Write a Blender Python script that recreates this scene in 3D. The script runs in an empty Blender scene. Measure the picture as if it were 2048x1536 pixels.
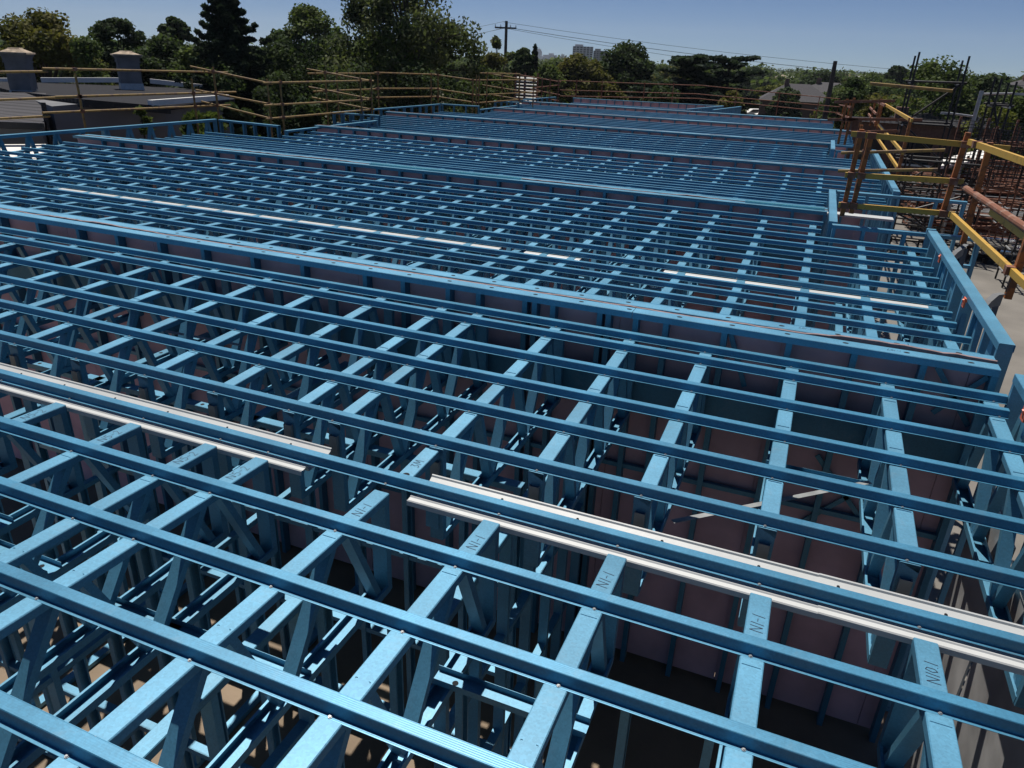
import bpy, math, random
import numpy as np
from mathutils import Vector, Matrix
random.seed(7)
SC = bpy.context.scene
COL = SC.collection
H = 1.917                                   # eye height above the batten plane
F = 1452.13
RM = np.array([[0.92412595, 0.18738883, -0.33298146],
               [0.38021265, -0.36476066, 0.84993412],
               [0.03780962, -0.91204994, -0.4083324]])
# ------------------------------------------------------------------ helpers
def ray(px, py):
    return RM @ np.array([px - 1024.0, py - 768.0, F])
def onX(px, py, X):
    w = ray(px, py); w = w * (X / w[0]); return (w[0], w[1], w[2] + H)
def onY(px, py, Y):
    w = ray(px, py); w = w * (Y / w[1]); return (w[0], w[1], w[2] + H)
def onZ(px, py, z):
    w = ray(px, py); w = w * ((z - H) / w[2]); return (w[0], w[1], z)
def far(px, py, D):                          # point at horizontal distance D
    w = ray(px, py); w = w * (D / math.hypot(w[0], w[1])); return (w[0], w[1], w[2] + H)

class MB:
    def __init__(s):
        s.v = []; s.f = []; s.m = []
    def add(s, vs, fs, mi=0):
        b = len(s.v); s.v += [tuple(p) for p in vs]
        for f in fs:
            s.f.append([b + i for i in f]); s.m.append(mi)
    def box(s, x0, x1, y0, y1, z0, z1, mi=0):
        s.add([(x0,y0,z0),(x1,y0,z0),(x1,y1,z0),(x0,y1,z0),(x0,y0,z1),(x1,y0,z1),(x1,y1,z1),(x0,y1,z1)],
              [(0,3,2,1),(4,5,6,7),(0,1,5,4),(1,2,6,5),(2,3,7,6),(3,0,4,7)], mi)
    def prof(s, pts, p0, p1, side=None, mi=0):
        """extrude a closed 2D outline (a along side, b along up) from p0 to p1"""
        p0 = Vector(p0); p1 = Vector(p1); d = (p1 - p0).normalized()
        sd = Vector(side) if side is not None else (Vector((0,0,1)).cross(d) if abs(d.z) < .99 else Vector((1,0,0)))
        sd = (sd - d * sd.dot(d)).normalized(); up = d.cross(sd)
        if up.z < -1e-6: up = -up
        n = len(pts)
        vs = [p0 + sd * a + up * b for a, b in pts] + [p1 + sd * a + up * b for a, b in pts]
        fs = [(i, (i + 1) % n, n + (i + 1) % n, n + i) for i in range(n)]
        fs += [tuple(range(n))[::-1], tuple(range(n, 2 * n))]
        s.add(vs, fs, mi)
    def bar(s, p0, p1, w, h, side=None, mi=0):
        s.prof([(-w/2,-h/2),(w/2,-h/2),(w/2,h/2),(-w/2,h/2)], p0, p1, side, mi)
    def tube(s, p0, p1, r, r1=None, n=8, mi=0, cap=True):
        p0 = Vector(p0); p1 = Vector(p1); d = (p1 - p0).normalized()
        a = d.orthogonal().normalized(); b = d.cross(a); r1 = r if r1 is None else r1
        vs = [p0 + (a * math.cos(2*math.pi*i/n) + b * math.sin(2*math.pi*i/n)) * r for i in range(n)]
        vs += [p1 + (a * math.cos(2*math.pi*i/n) + b * math.sin(2*math.pi*i/n)) * r1 for i in range(n)]
        fs = [(i, (i+1) % n, n + (i+1) % n, n + i) for i in range(n)]
        if cap: fs += [tuple(range(n))[::-1], tuple(range(n, 2*n))]
        s.add(vs, fs, mi)
    def path(s, pts, r, n=6, mi=0):
        for a, b in zip(pts, pts[1:]): s.tube(a, b, r, n=n, mi=mi)
    def disc(s, c, r, n=12, mi=0, rx=None):
        rx = rx or r
        s.add([(c[0] + rx*math.cos(2*math.pi*i/n), c[1] + r*math.sin(2*math.pi*i/n), c[2]) for i in range(n)], [tuple(range(n))], mi)
    def mesh(s, name, mats, smooth=False):
        me = bpy.data.meshes.new(name)
        me.from_pydata(s.v, [], s.f)
        for m in (mats if isinstance(mats, (list, tuple)) else [mats]): me.materials.append(m)
        if any(s.m): me.polygons.foreach_set('material_index', s.m)
        if smooth: me.polygons.foreach_set('use_smooth', [True] * len(s.f))
        me.update(); return me
    def build(s, name, mats, parent=None, smooth=False, loc=None):
        return link(name, s.mesh(name, mats, smooth), parent, loc)

def link(name, me, parent=None, loc=None):
    o = bpy.data.objects.new(name, me); COL.objects.link(o)
    if parent is not None: o.parent = parent
    if loc is not None: o.location = loc
    return o
def tag(o, label=None, cat=None, group=None, kind=None):
    if label: o['label'] = label
    if cat: o['category'] = cat
    if group: o['group'] = group
    if kind: o['kind'] = kind
    return o
def thing(name, label, cat, loc=(0,0,0), rz=0, group=None):
    o = bpy.data.objects.new(name, None); COL.objects.link(o)
    o.location = loc; o.rotation_euler = (0,0,rz); o.empty_display_size = .1
    return tag(o, label, cat, group)
KIDS = {}
def kids(o): return [c for c in COL.objects if c.parent == o]
ORD = ['', 'first','second','third','fourth','fifth','sixth','seventh','eighth','ninth','tenth','eleventh','twelfth','thirteenth',
       'fourteenth','fifteenth','sixteenth','seventeenth','eighteenth','nineteenth','twentieth','twenty-first','twenty-second','twenty-third',
       'twenty-fourth','twenty-fifth','twenty-sixth','twenty-seventh','twenty-eighth','twenty-ninth','thirtieth','thirty-first','thirty-second']

# ------------------------------------------------------------------ materials
def newmat(name):
    m = bpy.data.materials.new(name); m.use_nodes = True
    nt = m.node_tree; b = nt.nodes['Principled BSDF']; return m, nt, b
def rgb(c): return (c[0], c[1], c[2], 1)
def simple(name, c, rough=.6, metal=0., var=.18, scale=6., bump=0., bscale=60., spec=.5, coord='Object'):
    m, nt, b = newmat(name); N = nt.nodes; L = nt.links
    tc = N.new('ShaderNodeTexCoord'); nz = N.new('ShaderNodeTexNoise'); nz.inputs['Scale'].default_value = scale; nz.inputs['Detail'].default_value = 6
    L.new(tc.outputs[coord], nz.inputs['Vector'])
    mx = N.new('ShaderNodeMix'); mx.data_type = 'RGBA'
    mx.inputs[6].default_value = rgb([x*(1-var) for x in c]); mx.inputs[7].default_value = rgb([min(1, x*(1+var)) for x in c])
    rp = N.new('ShaderNodeMapRange'); rp.inputs[1].default_value = .3; rp.inputs[2].default_value = .7
    L.new(nz.outputs['Fac'], rp.inputs[0]); L.new(rp.outputs[0], mx.inputs[0]); L.new(mx.outputs[2], b.inputs['Base Color'])
    b.inputs['Roughness'].default_value = rough; b.inputs['Metallic'].default_value = metal; b.inputs['Specular IOR Level'].default_value = spec
    if bump:
        n2 = N.new('ShaderNodeTexNoise'); n2.inputs['Scale'].default_value = bscale; n2.inputs['Detail'].default_value = 4
        L.new(tc.outputs[coord], n2.inputs['Vector']); bp = N.new('ShaderNodeBump'); bp.inputs['Strength'].default_value = bump; bp.inputs['Distance'].default_value = .01
        L.new(n2.outputs['Fac'], bp.inputs['Height']); L.new(bp.outputs[0], b.inputs['Normal'])
    return m

def steel(name, c, rough, metal, ribs=False):
    """pre-painted blue steel: fine zinc spangle, soft stains, optional rolled lines on the top"""
    m, nt, b = newmat(name); N = nt.nodes; L = nt.links
    tc = N.new('ShaderNodeTexCoord')
    n1 = N.new('ShaderNodeTexNoise'); n1.inputs['Scale'].default_value = 2.2; n1.inputs['Detail'].default_value = 5
    n2 = N.new('ShaderNodeTexVoronoi'); n2.inputs['Scale'].default_value = 130
    L.new(tc.outputs['Object'], n1.inputs['Vector']); L.new(tc.outputs['Object'], n2.inputs['Vector'])
    a = N.new('ShaderNodeMix'); a.data_type = 'RGBA'; a.inputs[6].default_value = rgb([x*.84 for x in c]); a.inputs[7].default_value = rgb([x*1.13 for x in c])
    r1 = N.new('ShaderNodeMapRange'); r1.inputs[1].default_value = .3; r1.inputs[2].default_value = .7
    L.new(n1.outputs['Fac'], r1.inputs[0]); L.new(r1.outputs[0], a.inputs[0])
    sep = N.new('ShaderNodeSeparateColor'); L.new(n2.outputs['Color'], sep.inputs[0])
    k = N.new('ShaderNodeMapRange'); k.inputs[3].default_value = .9; k.inputs[4].default_value = 1.1; L.new(sep.outputs[0], k.inputs[0])
    oi = N.new('ShaderNodeObjectInfo'); k2 = N.new('ShaderNodeMapRange'); k2.inputs[3].default_value = .92; k2.inputs[4].default_value = 1.08
    L.new(oi.outputs['Random'], k2.inputs[0]); mm = N.new('ShaderNodeMath'); mm.operation = 'MULTIPLY'; L.new(k.outputs[0], mm.inputs[0]); L.new(k2.outputs[0], mm.inputs[1])
    vm = N.new('ShaderNodeVectorMath'); vm.operation = 'SCALE'; L.new(a.outputs[2], vm.inputs[0]); L.new(mm.outputs[0], vm.inputs['Scale'])
    # dust, hand marks and dull rubbed streaks
    mp = N.new('ShaderNodeMapping'); mp.inputs['Scale'].default_value = (1, 1, 1); L.new(tc.outputs['Object'], mp.inputs[0])
    d1 = N.new('ShaderNodeTexNoise'); d1.inputs['Scale'].default_value = 5.5; d1.inputs['Detail'].default_value = 9; d1.inputs['Roughness'].default_value = .75; L.new(mp.outputs[0], d1.inputs['Vector'])
    dr = N.new('ShaderNodeMapRange'); dr.inputs[1].default_value = .54; dr.inputs[2].default_value = .74; dr.inputs[4].default_value = .26; L.new(d1.outputs['Fac'], dr.inputs[0])
    dm = N.new('ShaderNodeMix'); dm.data_type = 'RGBA'; dm.inputs[7].default_value = (.26, .33, .37, 1); L.new(dr.outputs[0], dm.inputs[0]); L.new(vm.outputs[0], dm.inputs[6])
    L.new(dm.outputs[2], b.inputs['Base Color'])
    rr = N.new('ShaderNodeMapRange'); rr.inputs[3].default_value = rough - .07; rr.inputs[4].default_value = rough + .1
    L.new(n1.outputs['Fac'], rr.inputs[0]); L.new(rr.outputs[0], b.inputs['Roughness'])
    b.inputs['Metallic'].default_value = metal; b.inputs['Specular IOR Level'].default_value = .8
    bp = N.new('ShaderNodeBump'); bp.inputs['Strength'].default_value = .12; bp.inputs['Distance'].default_value = .004
    if ribs:
        sx = N.new('ShaderNodeSeparateXYZ'); L.new(tc.outputs['Object'], sx.inputs[0])
        w = N.new('ShaderNodeMath'); w.operation = 'MULTIPLY'; w.inputs[1].default_value = 2*math.pi/.0075; L.new(sx.outputs['Y'], w.inputs[0])
        sn = N.new('ShaderNodeMath'); sn.operation = 'SINE'; L.new(w.outputs[0], sn.inputs[0])
        L.new(sn.outputs[0], bp.inputs['Height']); bp.inputs['Strength'].default_value = .10; bp.inputs['Distance'].default_value = .0010
    else:
        n3 = N.new('ShaderNodeTexNoise'); n3.inputs['Scale'].default_value = 9; L.new(tc.outputs['Object'], n3.inputs['Vector'])
        L.new(n3.outputs['Fac'], bp.inputs['Height'])
    L.new(bp.outputs[0], b.inputs['Normal'])
    return m

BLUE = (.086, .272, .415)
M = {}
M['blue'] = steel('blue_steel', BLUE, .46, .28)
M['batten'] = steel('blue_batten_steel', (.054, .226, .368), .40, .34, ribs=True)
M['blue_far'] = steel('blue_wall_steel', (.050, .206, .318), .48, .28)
M['gutter'] = simple('white_gutter_steel', (.50, .515, .515), .42, .0, .08, 3, .05, 30)
M['screw'] = simple('zinc_screw', (.55, .56, .56), .3, .8, .1, 20)
M['dark'] = simple('dark_hole', (.006, .008, .012), .9, 0, .05)
M['ink'] = simple('ink', (.006, .010, .035), .7, 0, .1)
M['board'] = simple('pink_fire_board', (.60, .38, .42), .85, 0, .16, 3.0, .1, 90)
M['boardedge'] = simple('shaded_board_edge', (.24, .175, .18), .9, 0, .25, 14)  # same pink board, browned: the shade on its slot face is in the colour
M['floor'] = simple('site_floor', (.22, .165, .115), .9, 0, .22, 1.6, .3, 40)
M['concrete'] = simple('concrete', (.165, .152, .135), .9, 0, .22, .9, .25, 30)
M['panel'] = simple('grey_cement_sheet', (.36, .355, .35), .30, 0, .35, 2.6, .05, 20)
M['plastic'] = simple('orange_tag_plastic', (.70, .13, .05), .5, 0, .1)
def paint(name, c, wear, wearc, rough=.5, metal=0.):
    m, nt, b = newmat(name); N = nt.nodes; L = nt.links
    tc = N.new('ShaderNodeTexCoord'); nz = N.new('ShaderNodeTexNoise'); nz.inputs['Scale'].default_value = 7; nz.inputs['Detail'].default_value = 8; nz.inputs['Roughness'].default_value = .7
    L.new(tc.outputs['Object'], nz.inputs['Vector'])
    rp = N.new('ShaderNodeMapRange'); rp.inputs[1].default_value = .62 - wear; rp.inputs[2].default_value = .70 - wear; L.new(nz.outputs['Fac'], rp.inputs[0])
    mx = N.new('ShaderNodeMix'); mx.data_type = 'RGBA'; mx.inputs[6].default_value = rgb(c); mx.inputs[7].default_value = rgb(wearc)
    L.new(rp.outputs[0], mx.inputs[0]); L.new(mx.outputs[2], b.inputs['Base Color']); b.inputs['Roughness'].default_value = rough; b.inputs['Metallic'].default_value = metal
    return m
M['yellow'] = paint('yellow_rail_paint', (.52, .31, .05), .05, (.34, .19, .04))
M['orange'] = paint('rusty_orange_paint', (.36, .115, .025), .12, (.15, .055, .022), .65)
M['rust'] = paint('rusty_red_tube', (.20, .075, .04), .10, (.26, .15, .11), .75)
M['black'] = paint('black_scaffold_tube', (.018, .018, .020), .05, (.07, .055, .05), .5, .3)
M['ochre'] = paint('weathered_yellow_tube', (.25, .155, .042), .12, (.13, .07, .04), .7)
M['screenpaint'] = simple('chalky_white_slats', (.40, .395, .38), .7, 0, .12, 3)
M['zinc'] = simple('dull_zinc', (.27, .285, .29), .45, .3, .2, 12)
M['galv'] = simple('galvanised_tube', (.40, .41, .42), .4, .6, .15, 8)
M['render'] = simple('grey_render', (.15, .155, .165), .9, 0, .12, 1.2, .15, 30)
M['chimney'] = simple('chimney_render', (.20, .19, .19), .9, 0, .2, 3, .25, 25)
M['lichen'] = simple('lichen_cap', (.34, .27, .20), .95, 0, .45, 9, .3, 20)
M['white'] = simple('white_paint', (.78, .76, .72), .5, 0, .06, 3)
M['glass'] = simple('dark_glass', (.02, .025, .03), .08, 0, .1)
M['tyre'] = simple('tyre_rubber', (.02, .02, .02), .8)
M['timber'] = simple('grey_timber', (.075, .062, .055), .9, 0, .3, 5, .2, 30)
M['brickred'] = simple('brown_brick', (.17, .09, .07), .9, 0, .25, 9, .2, 40)
M['roofgrey'] = simple('grey_tile', (.075, .072, .078), .9, 0, .2, 8, .3, 20, .15)
M['foil'] = simple('silver_foil', (.75, .75, .74), .25, .8, .1, 6, .4, 30)
M['wire'] = simple('cable', (.03, .03, .035), .6)
def corrugated(name, c, pitch, axis):
    m, nt, b = newmat(name); N = nt.nodes; L = nt.links
    tc = N.new('ShaderNodeTexCoord'); sx = N.new('ShaderNodeSeparateXYZ'); L.new(tc.outputs['Object'], sx.inputs[0])
    w = N.new('ShaderNodeMath'); w.operation = 'MULTIPLY'; w.inputs[1].default_value = 2*math.pi/pitch; L.new(sx.outputs[axis], w.inputs[0])
    sn = N.new('ShaderNodeMath'); sn.operation = 'SINE'; L.new(w.outputs[0], sn.inputs[0])
    bp = N.new('ShaderNodeBump'); bp.inputs['Strength'].default_value = 1; bp.inputs['Distance'].default_value = .03; L.new(sn.outputs[0], bp.inputs['Height']); L.new(bp.outputs[0], b.inputs['Normal'])
    nz = N.new('ShaderNodeTexNoise'); nz.inputs['Scale'].default_value = 1.3; nz.inputs['Detail'].default_value = 6; L.new(tc.outputs['Object'], nz.inputs['Vector'])
    mx = N.new('ShaderNodeMix'); mx.data_type = 'RGBA'; mx.inputs[6].default_value = rgb([x*.75 for x in c]); mx.inputs[7].default_value = rgb([x*1.25 for x in c]); L.new(nz.outputs['Fac'], mx.inputs[0])
    L.new(mx.outputs[2], b.inputs['Base Color']); b.inputs['Roughness'].default_value = .8; b.inputs['Specular IOR Level'].default_value = .12
    return m
M['corr'] = corrugated('dark_corrugated_roof', (.022, .022, .026), .30, 'X')
M['corr2'] = corrugated('grey_corrugated_roof', (.065, .063, .068), .42, 'Y')
def leafmat(name, c1, c2):
    m, nt, b = newmat(name); N = nt.nodes; L = nt.links
    g = N.new('ShaderNodeNewGeometry'); nz = N.new('ShaderNodeTexNoise'); nz.inputs['Scale'].default_value = .55; nz.inputs['Detail'].default_value = 5; L.new(g.outputs['Position'], nz.inputs['Vector'])
    r = N.new('ShaderNodeMapRange'); r.inputs[1].default_value = .32; r.inputs[2].default_value = .68; L.new(nz.outputs['Fac'], r.inputs[0])
    mx = N.new('ShaderNodeMix'); mx.data_type = 'RGBA'; mx.inputs[6].default_value = rgb([x*1.25 for x in c1]); mx.inputs[7].default_value = rgb([x*1.25 for x in c2]); L.new(r.outputs[0], mx.inputs[0])
    ra = N.new('ShaderNodeMapRange'); ra.inputs[3].default_value = .65; ra.inputs[4].default_value = 1.35; L.new(g.outputs['Random Per Island'], ra.inputs[0])
    vm = N.new('ShaderNodeVectorMath'); vm.operation = 'SCALE'; L.new(mx.outputs[2], vm.inputs[0]); L.new(ra.outputs[0], vm.inputs['Scale'])
    L.new(vm.outputs[0], b.inputs['Base Color']); b.inputs['Roughness'].default_value = .75; b.inputs['Specular IOR Level'].default_value = .08
    tr = N.new('ShaderNodeBsdfTranslucent'); v2 = N.new('ShaderNodeVectorMath'); v2.operation = 'MULTIPLY'; v2.inputs[1].default_value = (1.1, 1.2, .6); L.new(vm.outputs[0], v2.inputs[0]); L.new(v2.outputs[0], tr.inputs['Color'])
    ms = N.new('ShaderNodeMixShader'); ms.inputs[0].default_value = .33; L.new(b.outputs[0], ms.inputs[1]); L.new(tr.outputs[0], ms.inputs[2]); L.new(ms.outputs[0], N['Material Output'].inputs['Surface'])
    return m
M['leaf_dark'] = leafmat('dark_leaves', (.020, .034, .018), (.056, .076, .034))
M['leaf_mid'] = leafmat('green_leaves', (.034, .056, .020), (.090, .112, .038))
M['leaf_olive'] = leafmat('olive_leaves', (.048, .054, .018), (.120, .108, .034))
M['leaf_con'] = leafmat('conifer_needles', (.014, .024, .020), (.036, .052, .034))
M['leaf_euc'] = leafmat('gum_leaves', (.040, .056, .028), (.100, .112, .056))
M['leaf_bright'] = leafmat('yellow_green_leaves', (.055, .068, .014), (.115, .120, .028))
M['bark'] = simple('bark', (.050, .040, .032), .95, 0, .3, 4, .4, 20)
def ground_mat():
    m, nt, b = newmat('suburb_ground'); N = nt.nodes; L = nt.links
    tc = N.new('ShaderNodeTexCoord'); nz = N.new('ShaderNodeTexNoise'); nz.inputs['Scale'].default_value = .05; nz.inputs['Detail'].default_value = 8; L.new(tc.outputs['Object'], nz.inputs['Vector'])
    r = N.new('ShaderNodeMapRange'); r.inputs[1].default_value = .38; r.inputs[2].default_value = .62; L.new(nz.outputs['Fac'], r.inputs[0])
    mx = N.new('ShaderNodeMix'); mx.data_type = 'RGBA'; mx.inputs[6].default_value = (.025, .035, .014, 1); mx.inputs[7].default_value = (.07, .065, .04, 1)
    L.new(r.outputs[0], mx.inputs[0]); L.new(mx.outputs[2], b.inputs['Base Color']); b.inputs['Roughness'].default_value = .95
    return m
M['ground'] = ground_mat()

# ------------------------------------------------------------------ camera, sun, sky
cd = bpy.data.cameras.new('camera'); cam = bpy.data.objects.new('camera', cd); COL.objects.link(cam)
cd.sensor_width = 36; cd.lens = F/2048*36; cd.clip_start = .05; cd.clip_end = 20000
right = Vector(RM @ np.array([1,0,0])); up = Vector(RM @ np.array([0,-1,0])); back = Vector(RM @ np.array([0,0,-1]))
mw = Matrix.Identity(4)
for i in range(3):
    mw[i][0] = right[i]; mw[i][1] = up[i]; mw[i][2] = back[i]
mw[0][3], mw[1][3], mw[2][3] = 0, 0, H
cam.matrix_world = mw
SC.camera = cam

SUN_EL = math.radians(67)
sd = Vector((-.60, .80, 0)).normalized()     # horizontal direction towards the sun
sv = Vector((sd.x*math.cos(SUN_EL), sd.y*math.cos(SUN_EL), math.sin(SUN_EL)))
sl = bpy.data.lights.new('sun', 'SUN'); sl.energy = 5.0; sl.angle = math.radians(.53); sl.color = (1, .95, .87)
so = bpy.data.objects.new('sun', sl); COL.objects.link(so); so.rotation_euler = (-sv).to_track_quat('-Z', 'Y').to_euler()
wd = bpy.data.worlds.new('World'); SC.world = wd; wd.use_nodes = True
nt = wd.node_tree; bg = nt.nodes['Background']; sky = nt.nodes.new('ShaderNodeTexSky'); sky.sky_type = 'NISHITA'
sky.sun_disc = False; sky.sun_elevation = SUN_EL; sky.sun_rotation = math.atan2(sd.x, sd.y)
sky.air_density = 1.0; sky.dust_density = .2; sky.ozone_density = 10.0; sky.altitude = 5000
nt.links.new(sky.outputs[0], bg.inputs[0]); bg.inputs[1].default_value = .054
SC.view_settings.view_transform = 'Standard'; SC.view_settings.look = 'None'; SC.view_settings.exposure = .15; SC.view_settings.gamma = 1
SC.cycles.max_bounces = 6; SC.cycles.diffuse_bounces = 1; SC.cycles.glossy_bounces = 2; SC.cycles.volume_bounces = 0

# ------------------------------------------------------------------ the roof frame
GS = .035
BAYS = [  # gutter Y, near end, far end (wall front face), battens Y
    dict(G=2.60, y0=-.6, y1=5.20, b=[.945, 1.387, 1.817, 2.250, 2.695, 3.123, 3.560, 3.981, 4.402, 4.864, 5.087]),
    dict(G=7.38, y0=5.52, y1=10.75, b=[5.99, 6.435, 6.859, 7.230, 7.590, 7.949, 8.374, 8.767, 9.176, 9.62, 10.033, 10.481]),
    dict(G=13.05, y0=11.14, y1=16.05, b=[11.42, 11.86, 12.28, 12.709, 13.005, 13.272, 13.522, 13.781, 14.221, 14.687, 15.143, 15.675]),
    dict(G=18.6, y0=16.34, y1=21.75, b=[16.75, 17.2, 17.62, 18.03, 18.466, 18.964, 19.368, 19.725, 20.159, 20.613, 21.086, 21.5]),
    dict(G=24.2, y0=22.05, y1=27.2, b=[22.4, 22.84, 23.27, 23.7, 24.129, 24.552, 25.005, 25.458, 25.845, 26.3, 26.8]),
    dict(G=30.0, y0=27.5, y1=32.8, b=[27.9, 28.35, 28.8, 29.25, 29.7, 30.15, 30.6, 31.05, 31.5, 31.95, 32.4]),
    dict(G=35.4, y0=33.1, y1=37.5, b=[33.5, 33.95, 34.4, 34.85, 35.3, 35.75, 36.2, 36.65, 37.1]),
]
WALLS = [(5.23, 5.51), (10.78, 11.11), (16.08, 16.32), (21.78, 22.02), (27.23, 27.47), (32.83, 33.07)]
def zr(bay, Y): return GS * abs(Y - BAYS[bay]['G'])
def xl(Y):                                   # left outline of the roof
    if Y < 14.4: return -13.75
    if Y < 18.85: return -11.85
    if Y < 25.7: return -13.30
    if Y < 29.6: return -11.85
    if Y < 36: return -12.9
    return -11.85
def xr(Y):                                   # right outline of the roof
    if Y < 9.75: return 1.36
    if Y < 12.95: return .20
    if Y < 19.95: return 1.12
    if Y < 23.5: return .17
    if Y < 31: return .85
    if Y < 33.2: return .25
    return -4.6
PLACE = ['before the nearest pink wall', 'between the nearest and second pink walls', 'between the second and third pink walls',
         'between the third and fourth pink walls', 'between the fourth and fifth pink walls', 'between the fifth and sixth pink walls', 'beyond the sixth pink wall']

# -- battens (top hats)
def hat(off=0):
    o = [(-.047,-.0430),(-.0305,-.0430),(-.0240,-.0025),(-.0215,0),(.0215,0),(.0240,-.0025),(.0305,-.0430),(.047,-.0430)]
    i = [(.047,-.0448),(.0290,-.0448),(.0225,-.0040),(.0205,-.0018),(-.0205,-.0018),(-.0225,-.0040),(-.0290,-.0448),(-.047,-.0448)]
    return [(a, b + off) for a, b in o + i]
def batten_mesh(x0, x1, off=0):
    mb = MB(); mb.prof(hat(off), (x0,0,0), (x1,0,0), side=(0,1,0)); return mb
XTR = {  # truss centre lines
    (0,0): [.72, .115, -.49, -1.09, -1.68, -2.41, -2.75, -3.29, -3.88, -4.48, -5.08],
    (0,1): [1.30, .70, .10, -.49, -1.05, -1.63, -2.29, -2.61, -3.18, -3.75, -4.35, -4.95, -5.55, -6.15, -6.75, -7.35],
}
base = [1.24, .66, .11, -.50, -1.10, -1.70, -2.30, -2.62, -2.95] + [-3.55 - .6*i for i in range(18)]
XTR[(1,0)] = base
XTR[(1,1)] = [1.20, .66, .09, -.53, -1.16, -1.73, -2.34, -2.88] + [-3.48 - .6*i for i in range(18)]
sm = MB(); sm.tube((0,0,0), (0,0,.005), .0045, n=8); sm.tube((0,0,.0005), (0,0,.0018), .008, .007, n=10)
SCREW = sm.mesh('screw', M['screw'], smooth=False)
def screws(parent, bay, Y, xs, zt):
    for k, x in enumerate(xs):
        for sgn in ((-1,) if k % 2 else (-1, 1)):
            link('screw', SCREW, parent, (x + random.uniform(-.02,.02), sgn*.038, -.0425))
for bi, B in enumerate(BAYS):
    n = len(B['b'])
    laps = {(0, 6): -2.55, (0, 7): -1.75, (0, 8): -3.4, (1, 5): -4.2, (1, 8): -6.0}
    for k, Y in enumerate(B['b']):
        z = zr(bi, Y); x0, x1 = xl(Y), xr(Y) + random.uniform(-.03, .03)
        if bi == 0: x0 = -9.6
        if bi == 0 and k < 9: x1 = 1.62
        w = 'near' if Y < B['G'] else 'far'
        side = ORD[k+1] + ' blue roof batten from the camera, '
        grp = 'blue roof battens'
        segs = [(x0, x1, 0, '')]
        if (bi, k) in laps:
            xc = laps[(bi, k)]; segs = [(x0, xc + .12, 0, 'left length of '), (xc - .12, x1, .0022, 'right lapping length of ')]
        for a, b, off, pre in segs:
            o = batten_mesh(a, b, off).build('roof_batten', M['batten'], loc=(0, Y, z))
            o.rotation_euler = (0, 0, random.uniform(-.0011, .0011)) if bi else (0, 0, random.uniform(-.0014, .0014))
            tag(o, (pre + side + PLACE[bi].replace('the ', '')).replace('roof batten from' if pre else '~~', 'batten from').replace('between nearest and second pink walls' if pre else '~~', 'in second bay'), 'roof batten', grp)
            if bi < 2:
                xs = [x for x in XTR[(bi, 0 if Y < B['G'] + .1 else 1)] if a + .05 < x < b - .05 and (bi == 0 or x > -4)]
                screws(o, bi, Y, xs, z)

# -- trusses
TW = .086; TD = .040
def chord_top(mb, p0, p1):
    w, d, t, c = TW/2, TD, .0016, .004
    mb.prof([(-w,-d),(-w,-c),(-w+c,0),(w-c,0),(w,-c),(w,-d),(w-t-.010,-d),(w-t-.010,-d+t),(w-t,-d+t),(w-t,-t),(-w+t,-t),(-w+t,-d+t),(-w+t+.010,-d+t),(-w+t+.010,-d)], p0, p1, side=(1,0,0))
def chord_bot(mb, p0, p1):
    w, d, t = TW/2, .042, .0016
    mb.prof([(-w,0),(w,0),(w,d),(w-.012,d),(w-.012,d-t),(w-t,d-t),(w-t,t),(-w+t,t),(-w+t,d-t),(-w+.012,d-t),(-w+.012,d),(-w,d)], p0, p1, side=(1,0,0))
def web(mb, p0, p1, w=.066, d=.036):
    t = .0016; h = w/2
    p0 = Vector(p0); p1 = Vector(p1); dr = (p1-p0).normalized(); s_ = Vector((1,0,0)); u = dr.cross(s_)
    if u.y > 0: u = -u
    pts = [(-h,d/2),(h,d/2),(h,-d/2),(h-.008,-d/2),(h-.008,-d/2+t),(h-t,-d/2+t),(h-t,d/2-t),(-h+t,d/2-t),(-h+t,-d/2+t),(-h+.008,-d/2+t),(-h+.008,-d/2),(-h,-d/2)]
    n = len(pts)
    vs = [p0 + s_*a + u*b for a, b in pts] + [p1 + s_*a + u*b for a, b in pts]
    mb.add(vs, [(i,(i+1)%n,n+(i+1)%n,n+i) for i in range(n)] + [tuple(range(n))[::-1], tuple(range(n,2*n))])
def truss_parts(ya, yb, za, zb, zbot, ends=(True, True), step=.84):
    """list of (name, MB) in local coordinates (x across the truss, Y and z in the world)"""
    out = []
    m = MB(); chord_top(m, (0,ya,za), (0,yb,zb)); out.append(('top_chord', m))
    m = MB(); chord_bot(m, (0,ya+.02,zbot-.042), (0,yb-.02,zbot-.042)); out.append(('bottom_chord', m))
    zt = lambda y: za + (zb-za)*(y-ya)/(yb-ya)
    n = max(3, int(round((yb-ya-.16)/step))); ys = [ya+.09 + (yb-ya-.18)*i/n for i in range(n+1)]
    for i in range(n):
        a, b = ys[i], ys[i+1]; mid = a + (b-a)*.60
        # one steep strut leaning back and one leaning forward in every panel
        m = MB(); web(m, (0, a+.02, zbot-.02), (0, mid-.03, zt(mid)-.006)); out.append(('web_member', m))
        m = MB(); web(m, (0, mid+.05, zt(mid)-.006), (0, b-.01, zbot-.02), .060); out.append(('web_member', m))
    for e, y in zip(ends, (ya+.022, yb-.022)):
        if e:
            m = MB(); web(m, (0, y, zbot-.04), (0, y, zt(y)-.002), .082, .040); out.append(('end_post', m))
    m = MB(); yy = (ya + yb)/2
    return out
ZB = -.585
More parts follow.
